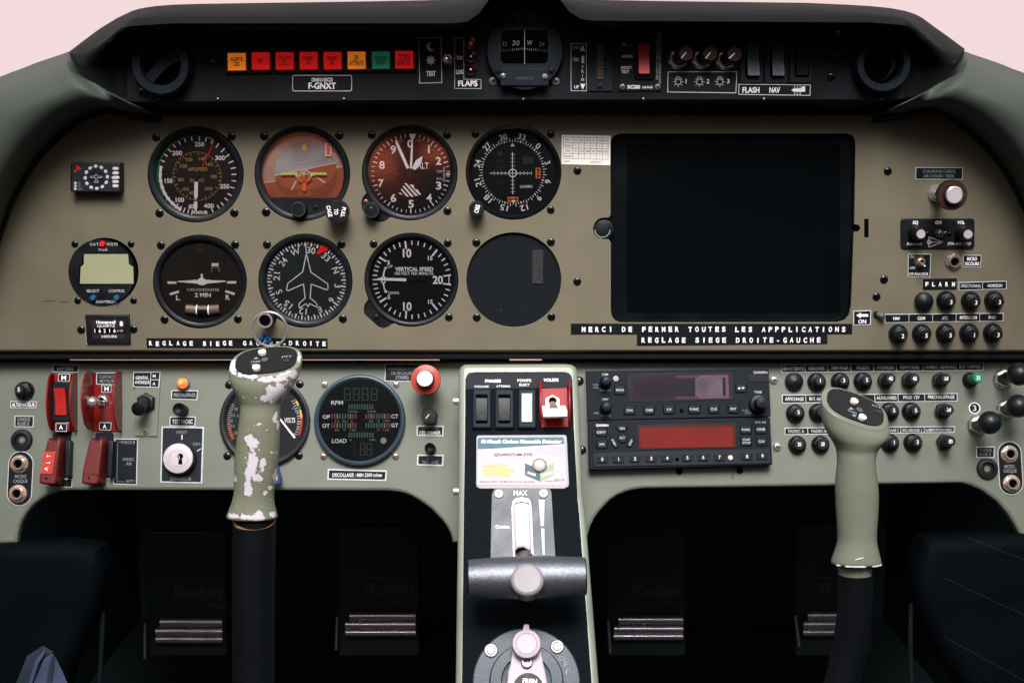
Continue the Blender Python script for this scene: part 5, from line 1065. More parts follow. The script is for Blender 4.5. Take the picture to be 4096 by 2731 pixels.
# dual gauge behind the worn grip
t = gauge('dual_gauge', 'dual temperature and volts gauge mostly hidden behind the worn grip', E1, 362, 790, 318, 270, screws=[(115,538),(608,533),(103,1033),(602,1030)], sr=28, pl=LP, group=None, front=5, dz=2, cat='gauge')
m = face(t, 362, 790, 280, 'dial'); z = t.dz + .2; cx, cy = 358, 790
for i, (a0, a1, mt) in enumerate(((60,64,'red'),(64,71,'yellow'),(71,79,'green'),(79,91,'yellow'),(91,118,'red'))): m.ring(cx, cy, 256, 268, z, mt, a0 - 6, a1 - 6)
for i in range(14): m.tick(cx, cy, 232, 252, 55 + i * 4.4, 4, z, 'ink')
for s, x, y in (('16',566,700),('14',588,722),('12',604,765),('10',604,803),('8',594,842),('6',568,880)): m.text(s, x, y, 20, 'dim', z, 22 if len(s) > 1 else None)
m.text('VOLTS', 538, 784, 32, 'ink', z, 75, bold=.02)
for i in range(17): m.tick(cx, cy, 232, 256, -62 - i * 3.6, 5, z, 'dim' if i < 9 else 'orange')
for s, x, y in (('30',163,705),('10',145,750),('0',133,790),('10',143,825),('20',160,870)): m.text(s, x, y, 20, 'dim', z, 22 if len(s) > 1 else None)
m.text('F', 178, 755, 20, 'dim', z); t.part('dial', m)
m = t.mb(); m.poly([(440,745),(448,738),(578,902),(570,912)], z + 1, 'white'); t.part('needle', m); t.part('glass', t.glass)
# engine display
t = Thing('engine_display', 'round black engine display with RPM and LOAD lettering and dark coloured bars', 'engine display', LP, E2, 717, 690)
m = t.mb(); m.lathe(717, 690, [(500,0),(500,5),(488,7),(470,7.4),(448,6)], 'bluegrey', 72); t.part('bezel', m)
m = t.mb(); m.disc(717, 690, 455, 6.1, 'screen', 64); z = 6.3
for s, x, y, w, h, k in (('RPM',463,495,130,42,'dim'),('OP',345,650,80,40,'dim'),('OT',342,748,80,40,'dim'),('CT',1098,645,75,40,'dim'),('GT',1098,743,75,40,'dim'),('LOAD',487,915,160,42,'dim'),('1/min',640,592,105,22,'dimmer'),('2300',840,592,90,22,'dimmer'),('2.3',458,697,50,20,'dimmer'),('bar',557,697,60,20,'dimmer'),('6',627,697,18,20,'dimmer'),('60',835,697,45,20,'dimmer'),('°C',915,695,35,20,'dimmer'),('100',1007,695,62,20,'dimmer'),('50',460,798,45,20,'dimmer'),('°C',543,796,35,20,'dimmer'),('140',635,796,62,20,'dimmer'),('°C',915,796,35,20,'dimmer'),('120',1003,796,62,20,'dimmer'),('%',612,905,25,20,'dimmer'),('100',850,903,62,20,'dimmer')): m.text(s, x, y, h, k, z, w, bold=.01)
def seg7(x, y, w, h, mask='1111111'):
    t_ = 9; q = 4
    S = [((x+q,y),(x+w-q,y)),((x+w,y+q),(x+w,y+h/2-q)),((x+w,y+h/2+q),(x+w,y+h-q)),((x+q,y+h),(x+w-q,y+h)),((x,y+h/2+q),(x,y+h-q)),((x,y+q),(x,y+h/2-q)),((x+q,y+h/2),(x+w-q,y+h/2))]
    for s, f in zip(S, mask):
        if f == '1': m.line(list(s), t_, z, 'segdark')
for i in range(4): seg7(545 + i*98, 338, 62, 128)
for i in range(3): seg7(648 + i*72 if i else 650, 945, 48 if i else .5, 128)
def bars(x0, y, n, step, cols):
    for i in range(n): m.rect(x0 + i*step, y - 28, x0 + i*step + 17, y + 28, z, cols[i])
G, Y_, R_ = 'dkgreen', 'dkyel', 'dkred'
bars(588, 540, 10, 28.6, [G]*9 + [R_]); bars(400, 645, 10, 28.8, [R_,R_,Y_]+[G]*4+[Y_,R_,R_]); bars(775, 645, 10, 28.8, [R_,R_,Y_]+[G]*4+[Y_,R_,R_]); bars(400, 745, 10, 28.8, [R_,R_,Y_]+[G]*4+[Y_,R_,R_]); bars(775, 745, 10, 28.8, [G]*7+[Y_,R_,R_]); bars(588, 850, 10, 28.6, [G]*10)
m.disc(973, 912, 34, z, 'dimmer2', 24); t.part('screen', m)
mat('segdark', (.0015, .009, .0065), .4); mat('dkyel', (.075, .042, .012), .5); mat('dimmer2', (.09, .085, .08), .5)
for x, y, mt in ((327,292,'chrome'),(1115,292,'chrome'),(315,1080,'brass'),(1108,1083,'brass')): m = t.mb(); screw(m, x, y, 38, 0, mt, 'black', h=2.4, kind='s'); t.part('mounting_screw', m)
placard(LP, E2, [(992,68),(1375,68),(1368,266),(985,262)], [('ADMISSION D\'AIR',1185,122,325,34,'dim'),('DE SECOURS',1178,170,238,34,'dim'),('(TIRER)',1180,218,140,34,'dim')], 'placard reading ADMISSION D\'AIR DE SECOURS, partly behind the red knob', bw=9)
t = Thing('emergency_air_knob', 'large red pull knob with silver centre left of the console', 'pull knob', LP, E2, 1465, 283)
m = t.mb(); m.lathe(1470, 290, [(70,0),(70,12),(100,14),(140,20),(148,24),(150,36),(158,38),(160,42),(156,45),(90,46)], 'redknob', 64); t.part('flange', m)
m = t.mb(); m.lathe(1470, 290, [(96,45),(96,52),(88,55)], 'black', 48); m.lathe(1470, 290, [(88,54),(84,56),(76,56),(74,55.4),(0,55.4)], 'turned', 48); t.part('cap', m)
mat('redknob', (.34, .040, .028), .38, coat=.1)
t = Thing('display_dimmer', 'ribbed black dimmer knob with a white pointer above the CED DIMMER placard', 'knob', LP, E2, 1487, 655)
m = t.mb(); m.lathe(1487, 655, [(88,0),(88,4),(80,6),(60,6)], 'black', 6, rot=10); t.part('nut', m)
m = t.mb(); m.lathe(1487, 652, [(86,4),(86,5),(80,18),(72,20),(0,20.2)], 'black', 24, flut=.06); m.line([(1440,668),(1474,625)], 9, 20.6, 'white'); t.part('knob', m)
placard(LP, E2, [(1340,745),(1637,748),(1632,866),(1337,860)], [('CED DIMMER',1485,826,235,36,'ink')], 'placard reading CED DIMMER under the ribbed knob', bw=14, extra=lambda m, z: m.line([(1400,785),(1440,775),(1490,771),(1540,777),(1580,790)], 4, z, 'dim'))
m = MB(LP, E2, 1495, 995); m.lathe(1495, 1003, [(58,0),(58,4),(50,5),(50,12),(58,14),(58,17),(50,18),(30,16),(0,15)], 'black', 32); single('push_button', 'black push button above the CED TEST ACQ placard', 'button', m)
placard(LP, E2, [(1345,1065),(1635,1068),(1630,1190),(1342,1184)], [('CED',1488,1105,75,32,'dim'),('TEST / ACQ',1485,1148,180,28,'dim')], 'placard reading CED TEST / ACQ under the small push button', bw=14)
placard(LP, E2, [(360,1222),(1012,1240),(1003,1356),(355,1342)], [('DECOLLAGE : MIN 2300 tr/mn',684,1290,545,38,'ink')], 'wide placard reading DECOLLAGE MIN 2300 tr/mn under the engine display', bw=15)
# ================================================================== CONSOLE ITEMS
for x0, x1, lb, k in ((270,390,'under ROULAGE','black'),(505,627,'under ATTERRIS','black'),(745,860,'under POMPE ELECT, white in colour','whiterock')):
    t = Thing('rocker_switch', ('white' if k != 'black' else 'black') + ' rocker switch ' + lb.replace(', white in colour', ''), 'switch', CP, E3, (x0+x1)/2, 610, 'rocker switches on the console')
    m = t.mb(); m.prism(rr(x0-40, 408, x1+48, 828, 22), .9, 4.5, 'switch_frame', 2.0, zref=2); m.prism(rr(x0-4, 460, x1+6, 762, 14), 4.4, 4.7, 'void', .1); t.part('frame', m)
    rocker(t, x0+4, 470 if k != 'black' else 505, x1-2, 752, k, 4.6, k != 'black', .8, 4.2, 'dimmer' if k == 'black' else 'lav')
mat('whiterock', (.54, .44, .485), .45, spec=.15)
t = Thing('guarded_switch', 'white paddle flap switch inside a glossy red guard under VOLETS', 'guarded switch', CP, E3, 1090, 600, 'red guarded switches')
m = t.mb(); m.prism([(950,400),(1225,392),(1240,800),(955,805)], .9, 2, 'redgloss', .3); t.part('base', m)
mat('redgloss', (.24, .006, .007), .4, spec=.15)
for xb, sg in ((935, 1), (1236, 1)): fin(t, xb, [318 + 40*i for i in range(13)], arc_h(3, 15), 1.4, 'redgloss')
m = t.mb(); m.lathe(1070, 575, [(88,2),(88,5),(78,7),(54,7)], 'chrome', 6); m.lathe(1070, 575, [(56,6),(54,10),(40,10.5),(36,9)], 'chrome', 32); m.disc(1070, 575, 38, 9.5, 'void'); t.part('nut', m)
m = t.mb(); P = [(960,582),(1205,578),(1228,640),(970,648)]; Q_ = [(970,648),(1228,640),(1226,692),(973,696)]
V = [m.p(*P[0], 15), m.p(*P[1], 15), m.p(*P[2], 22), m.p(*P[3], 22), m.p(*Q_[2], 21), m.p(*Q_[3], 21)]; Vb = [v + Vector((0, 0, -.004)) for v in V]
m.add(V + Vb, [(0,3,2,1),(3,5,4,2),(0,1,7,6),(5,11,10,4),(0,6,9,3),(3,9,11,5),(1,2,8,7),(2,4,10,8),(6,7,8,9),(9,8,10,11)], 'whiterock'); m.sharp = 20; a = m.p(1075, 575, 8); m.tube([a, m.p(1085, 620, 18)], .004, 'chrome', 12); t.part('paddle', m)
# carbon monoxide card
t = Thing('carbon_monoxide_card', 'white and blue carbon monoxide detector card in the middle of the console', 'detector card', CP, E3, 757, 1165)
m = t.mb(); m.prism([(290,888),(1195,882),(1215,890),(1222,910),(1245,1390),(1240,1420),(1195,1446),(310,1446),(278,1425),(272,1400),(275,910)], .9, 2.6, 'clearplastic', .5); t.part('sleeve', m)
mat('clearplastic', (.26, .255, .27), .35, spec=.15)
m = t.mb(); m.prism([(305,912),(1190,905),(1215,1390),(1205,1408),(1190,1412),(300,1408),(285,1395),(290,930)], 2.5, 2.9, 'pinkpaper', .1); mat('pinkpaper', (.50, .39, .41), .55, spec=.06)
m.poly([(305,914),(1186,908),(1194,978),(1000,992),(700,1010),(450,1028),(290,1033),(290,932)], 3.0, 'teal'); z = 3.1
m.text('18-Month Carbon Monoxide Detector', 748, 953, 36, 'white', z, 850, rot=0, bold=.03, shear=.2); m.text('QUANTUM EYE', 663, 1090, 28, 'ink_black', z, 405, bold=.04, shear=.3); m.text('®', 886, 1086, 20, 'lav', z, 22)
for s, y, x, w in (('COLOR OF INNER',1022,1050,262),('CIRCLE INDICATES',1054,1043,280),('AIR QUALITY',1085,1090,188)): m.text(s, x, y, 19, 'lavdk', z, w)
mat('lavdk', (.38, .30, .48), .5)
for s, y, x, w in (('CARBON',1200,468,240),('MONOXIDE',1248,505,315),('DETECTOR',1297,488,282)): m.text(s, x + 4, y + 3, 34, 'lavdk', z, w, bold=.04); m.text(s, x, y, 34, 'gold', z + .1, w, bold=.04)
m.text('Replace after 18 Months from the Date', 600, 1372, 18, 'teal', z, 570, bold=.03); m.text('Opened', 1035, 1366, 16, 'teal', z, 90, bold=.02); m.text('02/19', 1142, 1355, 30, 'ink_black', z, 104, shear=.3)
m.ring(392, 1098, 18, 48, z, 'peach2', 40, 330); mat('peach2', (.86, .60, .42), .5)
m.poly([(930,1100),(1083,1172),(940,1238),(782,1178)], z, 'peach3'); m.poly([(782,1178),(940,1238),(942,1372),(785,1305)], z, 'dkteal'); m.poly([(1083,1172),(940,1238),(942,1372),(1090,1300)], z, 'sage'); mat('peach3', (.75, .60, .50), .5)
m.text('NORMAL', 935, 1160, 22, 'ink_black', z + .1, 172, bold=.02); m.text('DANGER', 855, 1292, 26, 'white', z + .1, 90, rot=20, bold=.03); m.text('CAUTION', 1018, 1292, 26, 'white', z + .1, 118, rot=-20, bold=.03); t.part('card', m)
m = t.mb(); m.lathe(935, 1215, [(78,2.9),(78,4.5),(66,6),(62,5.4),(50,5.2),(40,6.4),(0,6.8)], 'clearplastic', 40, mats=['clearplastic']*4 + ['peach2','peach2']); t.part('sensor_dot', m)
# throttle plate
t = Thing('throttle_plate', 'brushed grey metal plate with a pale central slot, engraved MAX and Cruise', 'throttle plate', CP, F1, 545, 350)
m = t.mb(); m.prism([(330,110),(345,98),(735,96),(755,104),(766,125),(797,625),(305,625),(315,140)], .9, 2.4, 'alu', .3); m.text('MAX', 532, 133, 40, 'ink', 2.6, 105, bold=.01); m.text('Cruise', 396, 388, 26, 'white', 2.6, 105, bold=.02)
m.poly([(466,250),(472,200),(490,178),(540,165),(590,175),(608,195),(614,250),(632,625),(478,625)], 2.55, 'steel'); m.poly([(480,240),(490,208),(540,196),(595,208),(603,240),(612,615),(490,615)], 2.65, 'void'); t.part('plate', m)
m = t.mb(); P = [(480,250),(484,222),(500,206),(540,199),(585,206),(600,222),(604,250),(612,545),(600,570),(555,540),(515,545),(490,570)]; m.prism(P, 2.4, 5.5, 'whiterock', 2.5, 4); t.part('slot_insert', m)
m = t.mb(); m.poly([(663,178),(719,180),(713,378),(705,388),(688,388),(680,380)], 2.7, 'stripw'); m.poly([(682,395),(716,395),(721,605),(695,605)], 2.7, 'stripw'); m.frame([(663,178),(719,180),(713,378),(705,388),(688,388),(680,380)], 2.5, 2.75, 'ink_black'); m.frame([(682,395),(716,395),(721,605),(695,605)], 2.5, 2.75, 'ink_black'); t.part('wedge_marks', m)
mat('stripw', (.34, .37, .37), .45)
for x, y in ((368,145),(705,143)): m = t.mb(); m.lathe(x, y, [(40,2.4),(40,2.8),(34,3.2),(24,3.2),(20,2.6),(0,2.6)], 'steel', 28); m.lathe(x, y, [(18,2.8),(16,3.6),(8,3.6),(0,3.0)], 'steel', 6); t.part('bolt', m)
# T handle
t = Thing('throttle_lever', 'dark metal horizontal barrel handle with a round silver end button, across the console', 'throttle lever', CP, F1, 580, 770)
m = t.mb(); zc_ = 52; A = m.p(135, 780, zc_); B = m.p(1028, 762, zc_); r0 = (m.p(580, 610, zc_) - m.p(580, 925, zc_)).length / 2
m.sharp = 50; prof = [(0,.84),(.004,.90),(.012,.915),(.016,.915)]
N_ = 24; pts = []; rad = []
for q, w_ in ((0, .80), (.003, .86), (.012, .87)): pts.append(A.lerp(B, q)); rad.append(r0 * w_)
m2 = t.mb(); m2.tube(pts, rad, 'blackgloss', 48); t.part('end_cap', m2)
m2 = t.mb(); m2.tube([A.lerp(B, 1 - q) for q in (.012, .003, 0)], [r0*.87, r0*.86, r0*.80], 'blackgloss', 48); t.part('end_cap', m2)
pts = [A.lerp(B, .011 + .978 * i / N_) for i in range(N_ + 1)]; rad = [r0 * (.885 + .115 * math.sin(math.pi * i / N_) ** .8) for i in range(N_ + 1)]; m.tube(pts, rad, 'gunmetal', 64); t.part('barrel', m)
m = t.mb(); c = m.p(583, 790, zc_ + r0 * 1000 * .9); m.lathe(583, 785, [(120, zc_), (120, zc_ + r0*1000*.93), (112, zc_ + r0*1000*1.02), (95, zc_ + r0*1000*1.06), (0, zc_ + r0*1000*1.06)], 'brushed', 56, zc=zc_ + r0*1000); m.sharp = 14; t.part('end_button', m)
m = t.mb(); a = m.p(560, 640, 2); b = m.p(580, 772, zc_ - 10); m.tube([a, b], .009, 'blackgloss', 20); t.part('stem', m)
# brake dial
t = Thing('brake_selector', 'round blue grey brake selector with a silver lever marked FREIN, bottom of the console', 'brake lever', CP, F1, 577, 1560)
m = t.mb(); m.lathe(576, 1565, [(405,.5),(405,5),(395,6.2),(280,6.4),(276,9),(268,10.4),(190,10.6),(184,8),(160,7.6),(0,7.6)], 'bluegrey', 80); t.part('disc', m)
m = t.mb()
for s, x, y, r_ in (('O',845,1380,20),('F',880,1425,0),('F',892,1480,4)): m.text(s, x, y, 42, 'dimb', 6.8, 40, rot=r_)
mat('dimb', (.16, .19, .22), .4); t.part('engraving', m)
for x, y in ((310,1320),(808,1292)): m = t.mb(); m.lathe(x, y, [(52,6.2),(52,7.4),(46,8),(34,8),(30,7.4)], 'steel', 32, zc=7); m.lathe(x, y, [(30,7.4),(28,8.4),(12,8.4),(10,7),(0,7)], 'steel', 24, zc=7); m.disc(x, y, 10, 8.5, 'brass', 6); t.part('bolt', m)
m = t.mb(); m.prism([(470,1330),(495,1310),(665,1310),(690,1330),(705,1420),(720,1480),(745,1620),(425,1620),(438,1480),(455,1420)], 12, 16, 'leverm', 1.2, zref=16); mat('leverm', (.44, .375, .42), .5, metal=.1, spec=.15, bump=.2, bscale=900)
m.lathe(577, 1375, [(120,12),(120,13)], 'leverm', 40, zc=16); t.part('lever', m)
m = t.mb(); m.prism([(557,1122),(595,1122),(605,1185),(546,1185)], 16, 20, 'lav', .8, zref=20); m.lathe(578, 1268, [(80,14),(80,19),(108,20),(110,23),(104,25.5),(78,26.2),(76,25.6),(74,26),(0,26)], 'leverm', 56, zc=26); t.part('knob', m)
m = t.mb(); m.lathe(580, 1412, [(44,16),(44,18),(36,19.5),(26,19.5),(22,17.5),(0,17.5)], 'steel', 32, zc=17); t.part('bolt', m)
m = t.mb(); m.lathe(590, 1605, [(112,16),(112,17.4),(106,18),(0,18)], 'steel', 48, zc=17, mats=['steel','steel','black']); m.text('FREIN', 603, 1552, 34, 'white', 18.3, 108, rot=4, bold=.03); t.part('badge', m)
# ================================================================== RADIOS
mat('keytxt', (.50, .50, .50), .5)
def key(t, x, y, w, h, s, tw=None, th=26, r=12, z=13.5, rot=0, P=None):
    m = t.mb(); P = P or rr(x-w/2, y-h/2, x+w/2, y+h/2, r); m.prism([(x+(a-x)*1.1, y+(b-y)*1.1) for a, b in P], z-1, z-.6, 'void', .1, zref=z); m.prism(P, z-1, z+.7, 'radiokey', .4)
    for i, q in enumerate(s.split('/') if '/' in s and len(s) > 4 else [s]):
        n = len(s.split('/')) if '/' in s and len(s) > 4 else 1; m.text(q, x, y + (i-(n-1)/2)*36, th, 'keytxt', z+.85, tw, rot=rot, bold=.02)
    return t.part('key', m)
t = Thing('communication_radio', 'upper black radio with a dark purple display and tuning knob', 'radio', LP, E4, 1190, 390, 'stacked radios right of the console')
m = t.mb(); m.prism([(130,125),(2212,95),(2224,100),(2248,632),(2240,642),(150,688)], 0, 12.5, 'radio', .8, zref=12.5); m.frame([(132,127),(2220,98),(2244,638),(152,684)], 5, 12.7, 'radiokey')
z = 12.9
for s, x, y, w, h in (('COM',345,164,68,24),('NAV',350,447,68,24),('TUNE',2100,366,85,26),('GARMIN',2127,141,155,26)): m.text(s, x, y, h, 'keytxt', z, w, bold=.02)
for s, x, y, w, h in (('PWR',236,283,62,20),('VOL',238,315,62,22),('PUSH SQ',348,346,125,20),('VOL',245,607,62,22),('PUSH ID',357,637,112,20),('PUSH',1958,576,72,18),('CRSR',1988,604,75,18)): m.text(s, x, y, h, 'dim', z, w)
t.part('body', m)
m = t.mb(); m.prism([(600,158),(1812,140),(1822,455),(618,480)], 12.4, 12.9, 'radiokey', .2); m.poly([(635,178),(1765,162),(1775,440),(648,462)], 13.0, 'lcd_purple'); m.poly([(1150,178),(1758,168),(1768,435),(1150,448)], 13.03, 'lcdmid'); m.poly([(1420,174),(1758,170),(1768,435),(1420,441)], 13.05, 'lcd_reflection_rim'); m.poly([(672,212),(1725,200),(1732,408),(672,425)], 13.1, 'lcdmid2'); m.poly([(1380,204),(1690,202),(1695,408),(1380,413)], 13.14, 'lcd_reflection'); t.part('display', m)  # display steps to mauve rightwards: a reflection painted into the colours
mat('lcdmid', (.045, .018, .036), .35); mat('lcdmid2', (.010, .007, .011), .3, vary=.4, vscale=25); mat('lcd_reflection_rim', (.10, .035, .075), .4); mat('lcd_reflection', (.075, .050, .070), .4, vary=.5, vscale=30)
for x, y, w, s, tw in ((516,343,118,'MON',88),(625,575,120,'C/N',64),(852,573,120,'OBS',78),(1078,567,120,'T/F',56),(1370,562,122,'FUNC',100),(1595,560,120,'CLR',72),(1818,557,120,'ENT',68)): key(t, x, y, w, 92, s, tw)
k_ = key(t, 1907, 322, 120, 88, '', None)
m = t.mb(); m.poly([(1865,322),(1893,304),(1893,340)], 14.5, 'keytxt'); m.poly([(1950,318),(1920,300),(1920,336)], 14.5, 'keytxt'); m.line([(1897,321),(1915,320)], 5, 14.5, 'keytxt'); t.part('arrow_mark', m, k_)
for x, y, r in ((345,255,64),(350,548,66)): m = t.mb(); m.lathe(x, y, [(r,12.5),(r,17),(r*.9,19),(r*.72,20),(r*.72,27),(r*.66,28.5),(0,29)], 'radiokey', 36, zc=12); t.part('knob', m)
m = t.mb(); m.lathe(2095, 505, [(100,12.5),(100,18),(94,19.5),(62,20),(60,31),(54,33),(0,33.5)], 'radiokey', 44, zc=12, flut=.02); t.part('tuning_knob', m)
m = t.mb(); m.lathe(468, 214, [(34,12.5),(30,13.6),(0,14)], 'rim', 24, zc=12); t.part('light_sensor', m); m = t.mb(); m.disc(1222, 578, 22, 13.1, 'void'); t.part('screw_hole', m)
m = t.mb(); m.box(1990, 175, 2222, 248, 12.6, 13.2, 'radiokey', .2); t.part('slot_cover', m)
t = Thing('transponder', 'lower black radio with a dark red display and number keys', 'radio', LP, E4, 1210, 930, 'stacked radios right of the console')
m = t.mb(); m.prism([(152,694),(2225,655),(2240,662),(2265,1190),(2255,1202),(165,1256)], 0, 12.5, 'radio', .8, zref=12.5); m.prism(rr(205,705,2250,1222,10) and [(200,712),(2222,672),(2252,1180),(2240,1192),(225,1228),(208,1215)], 12.4, 13.2, 'radio', .5); z = 13.4
m.prism([(205,1065),(2235,1020),(2248,1180),(222,1222)], 13.1, 13.5, 'radio2', .2); mat('radio2', (.010, .014, .022), .4, spec=.2, bump=.3, bscale=1500)
m.text('GARMIN', 312, 747, 26, 'white', z, 140, bold=.05); m.text('GTX 330', 2128, 712, 20, 'keytxt', z, 122); t.part('body', m)
m = t.mb(); m.prism([(710,742),(1850,712),(1862,1002),(722,1028)], 13.1, 13.6, 'radiokey', .2); m.poly([(722,750),(1835,732),(1845,1000),(732,1018)], 13.7, 'dkred2'); m.poly([(745,775),(1805,764),(1815,990),(755,1005)], 13.8, 'lcd_red'); t.part('display', m)
mat('dkred2', (.05, .006, .005), .35)
for x, y, w, h, s, tw in ((303,826,122,92,'IDENT',104),(308,965,122,92,'VFR',68),(1962,796,122,92,'FUNC',98),(2135,793,124,94,'CRSR',102),(1967,930,122,98,'START/STOP',92),(2142,930,124,92,'CLR',70)): key(t, x, y, w, h, s, tw, th=26 if s[0:2] != 'ST' else 22, z=14)
for i, (x, y) in enumerate([(313,1136),(500,1134),(690,1130),(875,1126),(1058,1122),(1290,1118),(1472,1113),(1660,1112),(1975,1103),(2152,1098)]): key(t, x, y, 122, 84, str(i), None, th=36, z=14)
key(t, 540, 782, 130, 62, 'ON', 58, z=14, P=[(470,752),(605,752),(598,780),(575,815),(505,815),(480,785)]); m = t.mb(); m.lathe(542, 892, [(56,13),(56,14.4),(50,15),(0,15)], 'radiokey', 32, zc=14); m.text('ALT', 542, 890, 28, 'keytxt', 15.2, 62, bold=.02); t.part('key', m)
key(t, 447, 948, 60, 100, 'STBY', 88, th=24, z=14, rot=62, P=[(400,900),(425,885),(490,975),(490,995),(465,1010),(440,985)]); key(t, 640, 945, 60, 100, 'OFF', 70, th=24, z=14, rot=-62, P=[(640,882),(682,882),(682,930),(640,1000),(595,990),(590,965)])
m = t.mb(); m.disc(1172, 1138, 22, 13.9, 'void'); t.part('screw_hole', m); m = t.mb(); m.lathe(1784, 1118, [(28,13.5),(24,14.4),(0,14.8)], 'peach2', 24, zc=14); t.part('light_sensor', m)
for cr, x, y, r, lb in ((D3,203,256,38,'right of the upper radio'),(D3,232,828,38,'right of the lower radio'),(E3,1352,322,46,'between the console and the upper radio'),(E3,1382,1040,42,'between the console and the lower radio')):
    m = MB(LP, cr, x, y); screw(m, x, y, r, 0, 'chrome' if cr is D3 else 'blackgloss', 'black', h=3); single('radio_screw', 'large cross head screw ' + lb, 'screw', m, 'screws beside the radios')
for x, y in ((1195, 1275), (1888, 1265)):
    m = MB(LP, E4, x, y); m.lathe(x, y, [(40,0),(38,1),(30,1.2),(28,.3)], 'black', 24); m.disc(x, y, 29, .5, 'void'); single('panel_fastener', 'small dark round fastener under the radios, ' + ('left one' if x < 1500 else 'right one'), 'fastener', m)
m = MB(LP, E4, 1805, 1320); m.poly([(1812,1262),(1832,1258),(1822,1330),(1824,1360),(1790,1364),(1782,1350),(1800,1325)], .25, 'scuff'); mat('scuff', (.10, .095, .08), .6); single('scratch_mark', 'dark vertical scuff mark under the lower radio', 'mark', m)
m = MB(LP, D3, 1370, 1040)
for P in ([(1200,1015),(1225,1018)],[(1275,1022),(1305,1024)],[(1345,1028),(1350,1060)],[(1368,1030),(1390,1032),(1388,1075),(1378,1080)],[(1440,1040),(1480,1042)]): m.line(P, 4, .2, 'scuff2')
mat('scuff2', (.17, .175, .15), .6); single('handwriting', 'faint pencil marks on the lower panel right of the clean grip', 'mark', m)
# ================================================================== BREAKER ROWS, LOWER RIGHT
placard(LP, D3, [(267,122),(2005,107),(2003,176),(270,196)], [('EN ATTENTE',373,157,172,27,'ink'),('CROCHET',571,154,140,27,'ink'),('TRIM PROF.',770,151,152,27,'ink'),('VOLETS',967,149,110,27,'ink'),('AVIONIQUE',1161,147,148,27,'ink'),('SERVITUDES',1370,145,168,27,'ink'),('ALIMENT. GENERALE',1630,143,256,27,'ink'),('BAT. TAMPON',1888,141,182,27,'ink')], 'top placard strip from EN ATTENTE to BAT. TAMPON', bw=7, div=[((x,126-(x-470)*.009),(x+3,186-(x-470)*.009)) for x in (470,667,863,1060,1255,1485,1768)])
placard(LP, D3, [(273,382),(1783,368),(1782,440),(275,458)], [('AFFICHAGE',381,419,162,27,'ink'),('BAT. AUX',570,417,120,27,'ink'),('AUXILIAIRES',1172,409,172,27,'ink'),('PRISE 12V',1386,405,140,27,'ink'),('PRECHAUFFAGE',1641,402,228,27,'ink')], 'middle placard strip from AFFICHAGE to PRECHAUFFAGE, behind the clean grip', bw=7, div=[((x,386-(x-478)*.009),(x+3,450-(x-478)*.009)) for x in (478,675,875,1070,1270,1498)])
placard(LP, D3, [(297,665),(1757,652),(1755,708),(298,728)], [('FADEC A',398,696,136,24,'ink'),('FADEC B',592,694,130,24,'ink'),('ECLAIRAGE 2',1200,688,150,23,'ink'),('ECLAIRAGE 3',1393,686,165,23,'ink'),('ALIMENTATION FADEC',1620,684,232,23,'ink')], 'bottom placard strip from FADEC A to ALIMENTATION FADEC, behind the clean grip', bw=7, div=[((x,668-(x-495)*.009),(x+2,718-(x-495)*.009)) for x in (495,1293,1493)])
m = MB(LP, D3, 375, 272); m.lathe(375, 272, [(78,0),(78,2.5),(74,4.5),(50,6.5),(0,7.5)], 'black', 40); single('blank_button', 'plain round black button under EN ATTENTE', 'button', m)
for x, y, s, lb in ((570,275,'1','under CROCHET'),(770,273,'3','under TRIM PROF'),(965,270,'5','under VOLETS'),(386,543,'5','under AFFICHAGE'),(582,538,'5','under BAT AUX, half hidden by the clean grip'),(1195,527,'5','under AUXILIAIRES, beside the clean grip'),(1380,527,'5','under PRISE 12V'),(1196,797,'1','under ECLAIRAGE 2, beside the clean grip'),(1394,795,'3','under ECLAIRAGE 3')):
    breaker(LP, D3, x, y, 80, s, f'black circuit breaker marked {s} ' + lb if 'hidden' not in lb else 'black circuit breaker ' + lb, h=32)
for x, y, s, lb, rot in ((1155,262,'40','under AVIONIQUE',0),(1358,262,'40','under SERVITUDES',0),(1622,262,'70','under ALIMENT GENERALE',90),(1645,525,'70','under PRECHAUFFAGE',90),(1660,790,'40','under ALIMENTATION FADEC',80)):
    breaker(LP, D3, x, y, 72, s, f'brass rimmed circuit breaker marked {s} ' + lb, 'brass', h=34, rot=rot, zt=21, tr=.62)
for x, y, lb in ((403,812,'A'),(602,810,'B')): breaker(LP, D3, x, y, 78, '20', f'dark hexagonal circuit breaker marked 20 under FADEC {lb}', h=30, zt=11, tr=.6)
breaker(LP, D3, 1885, 258, 66, '35', 'circuit breaker with a bright green button under BAT TAMPON', tip='greenplastic', h=34, zt=24, tr=.66)
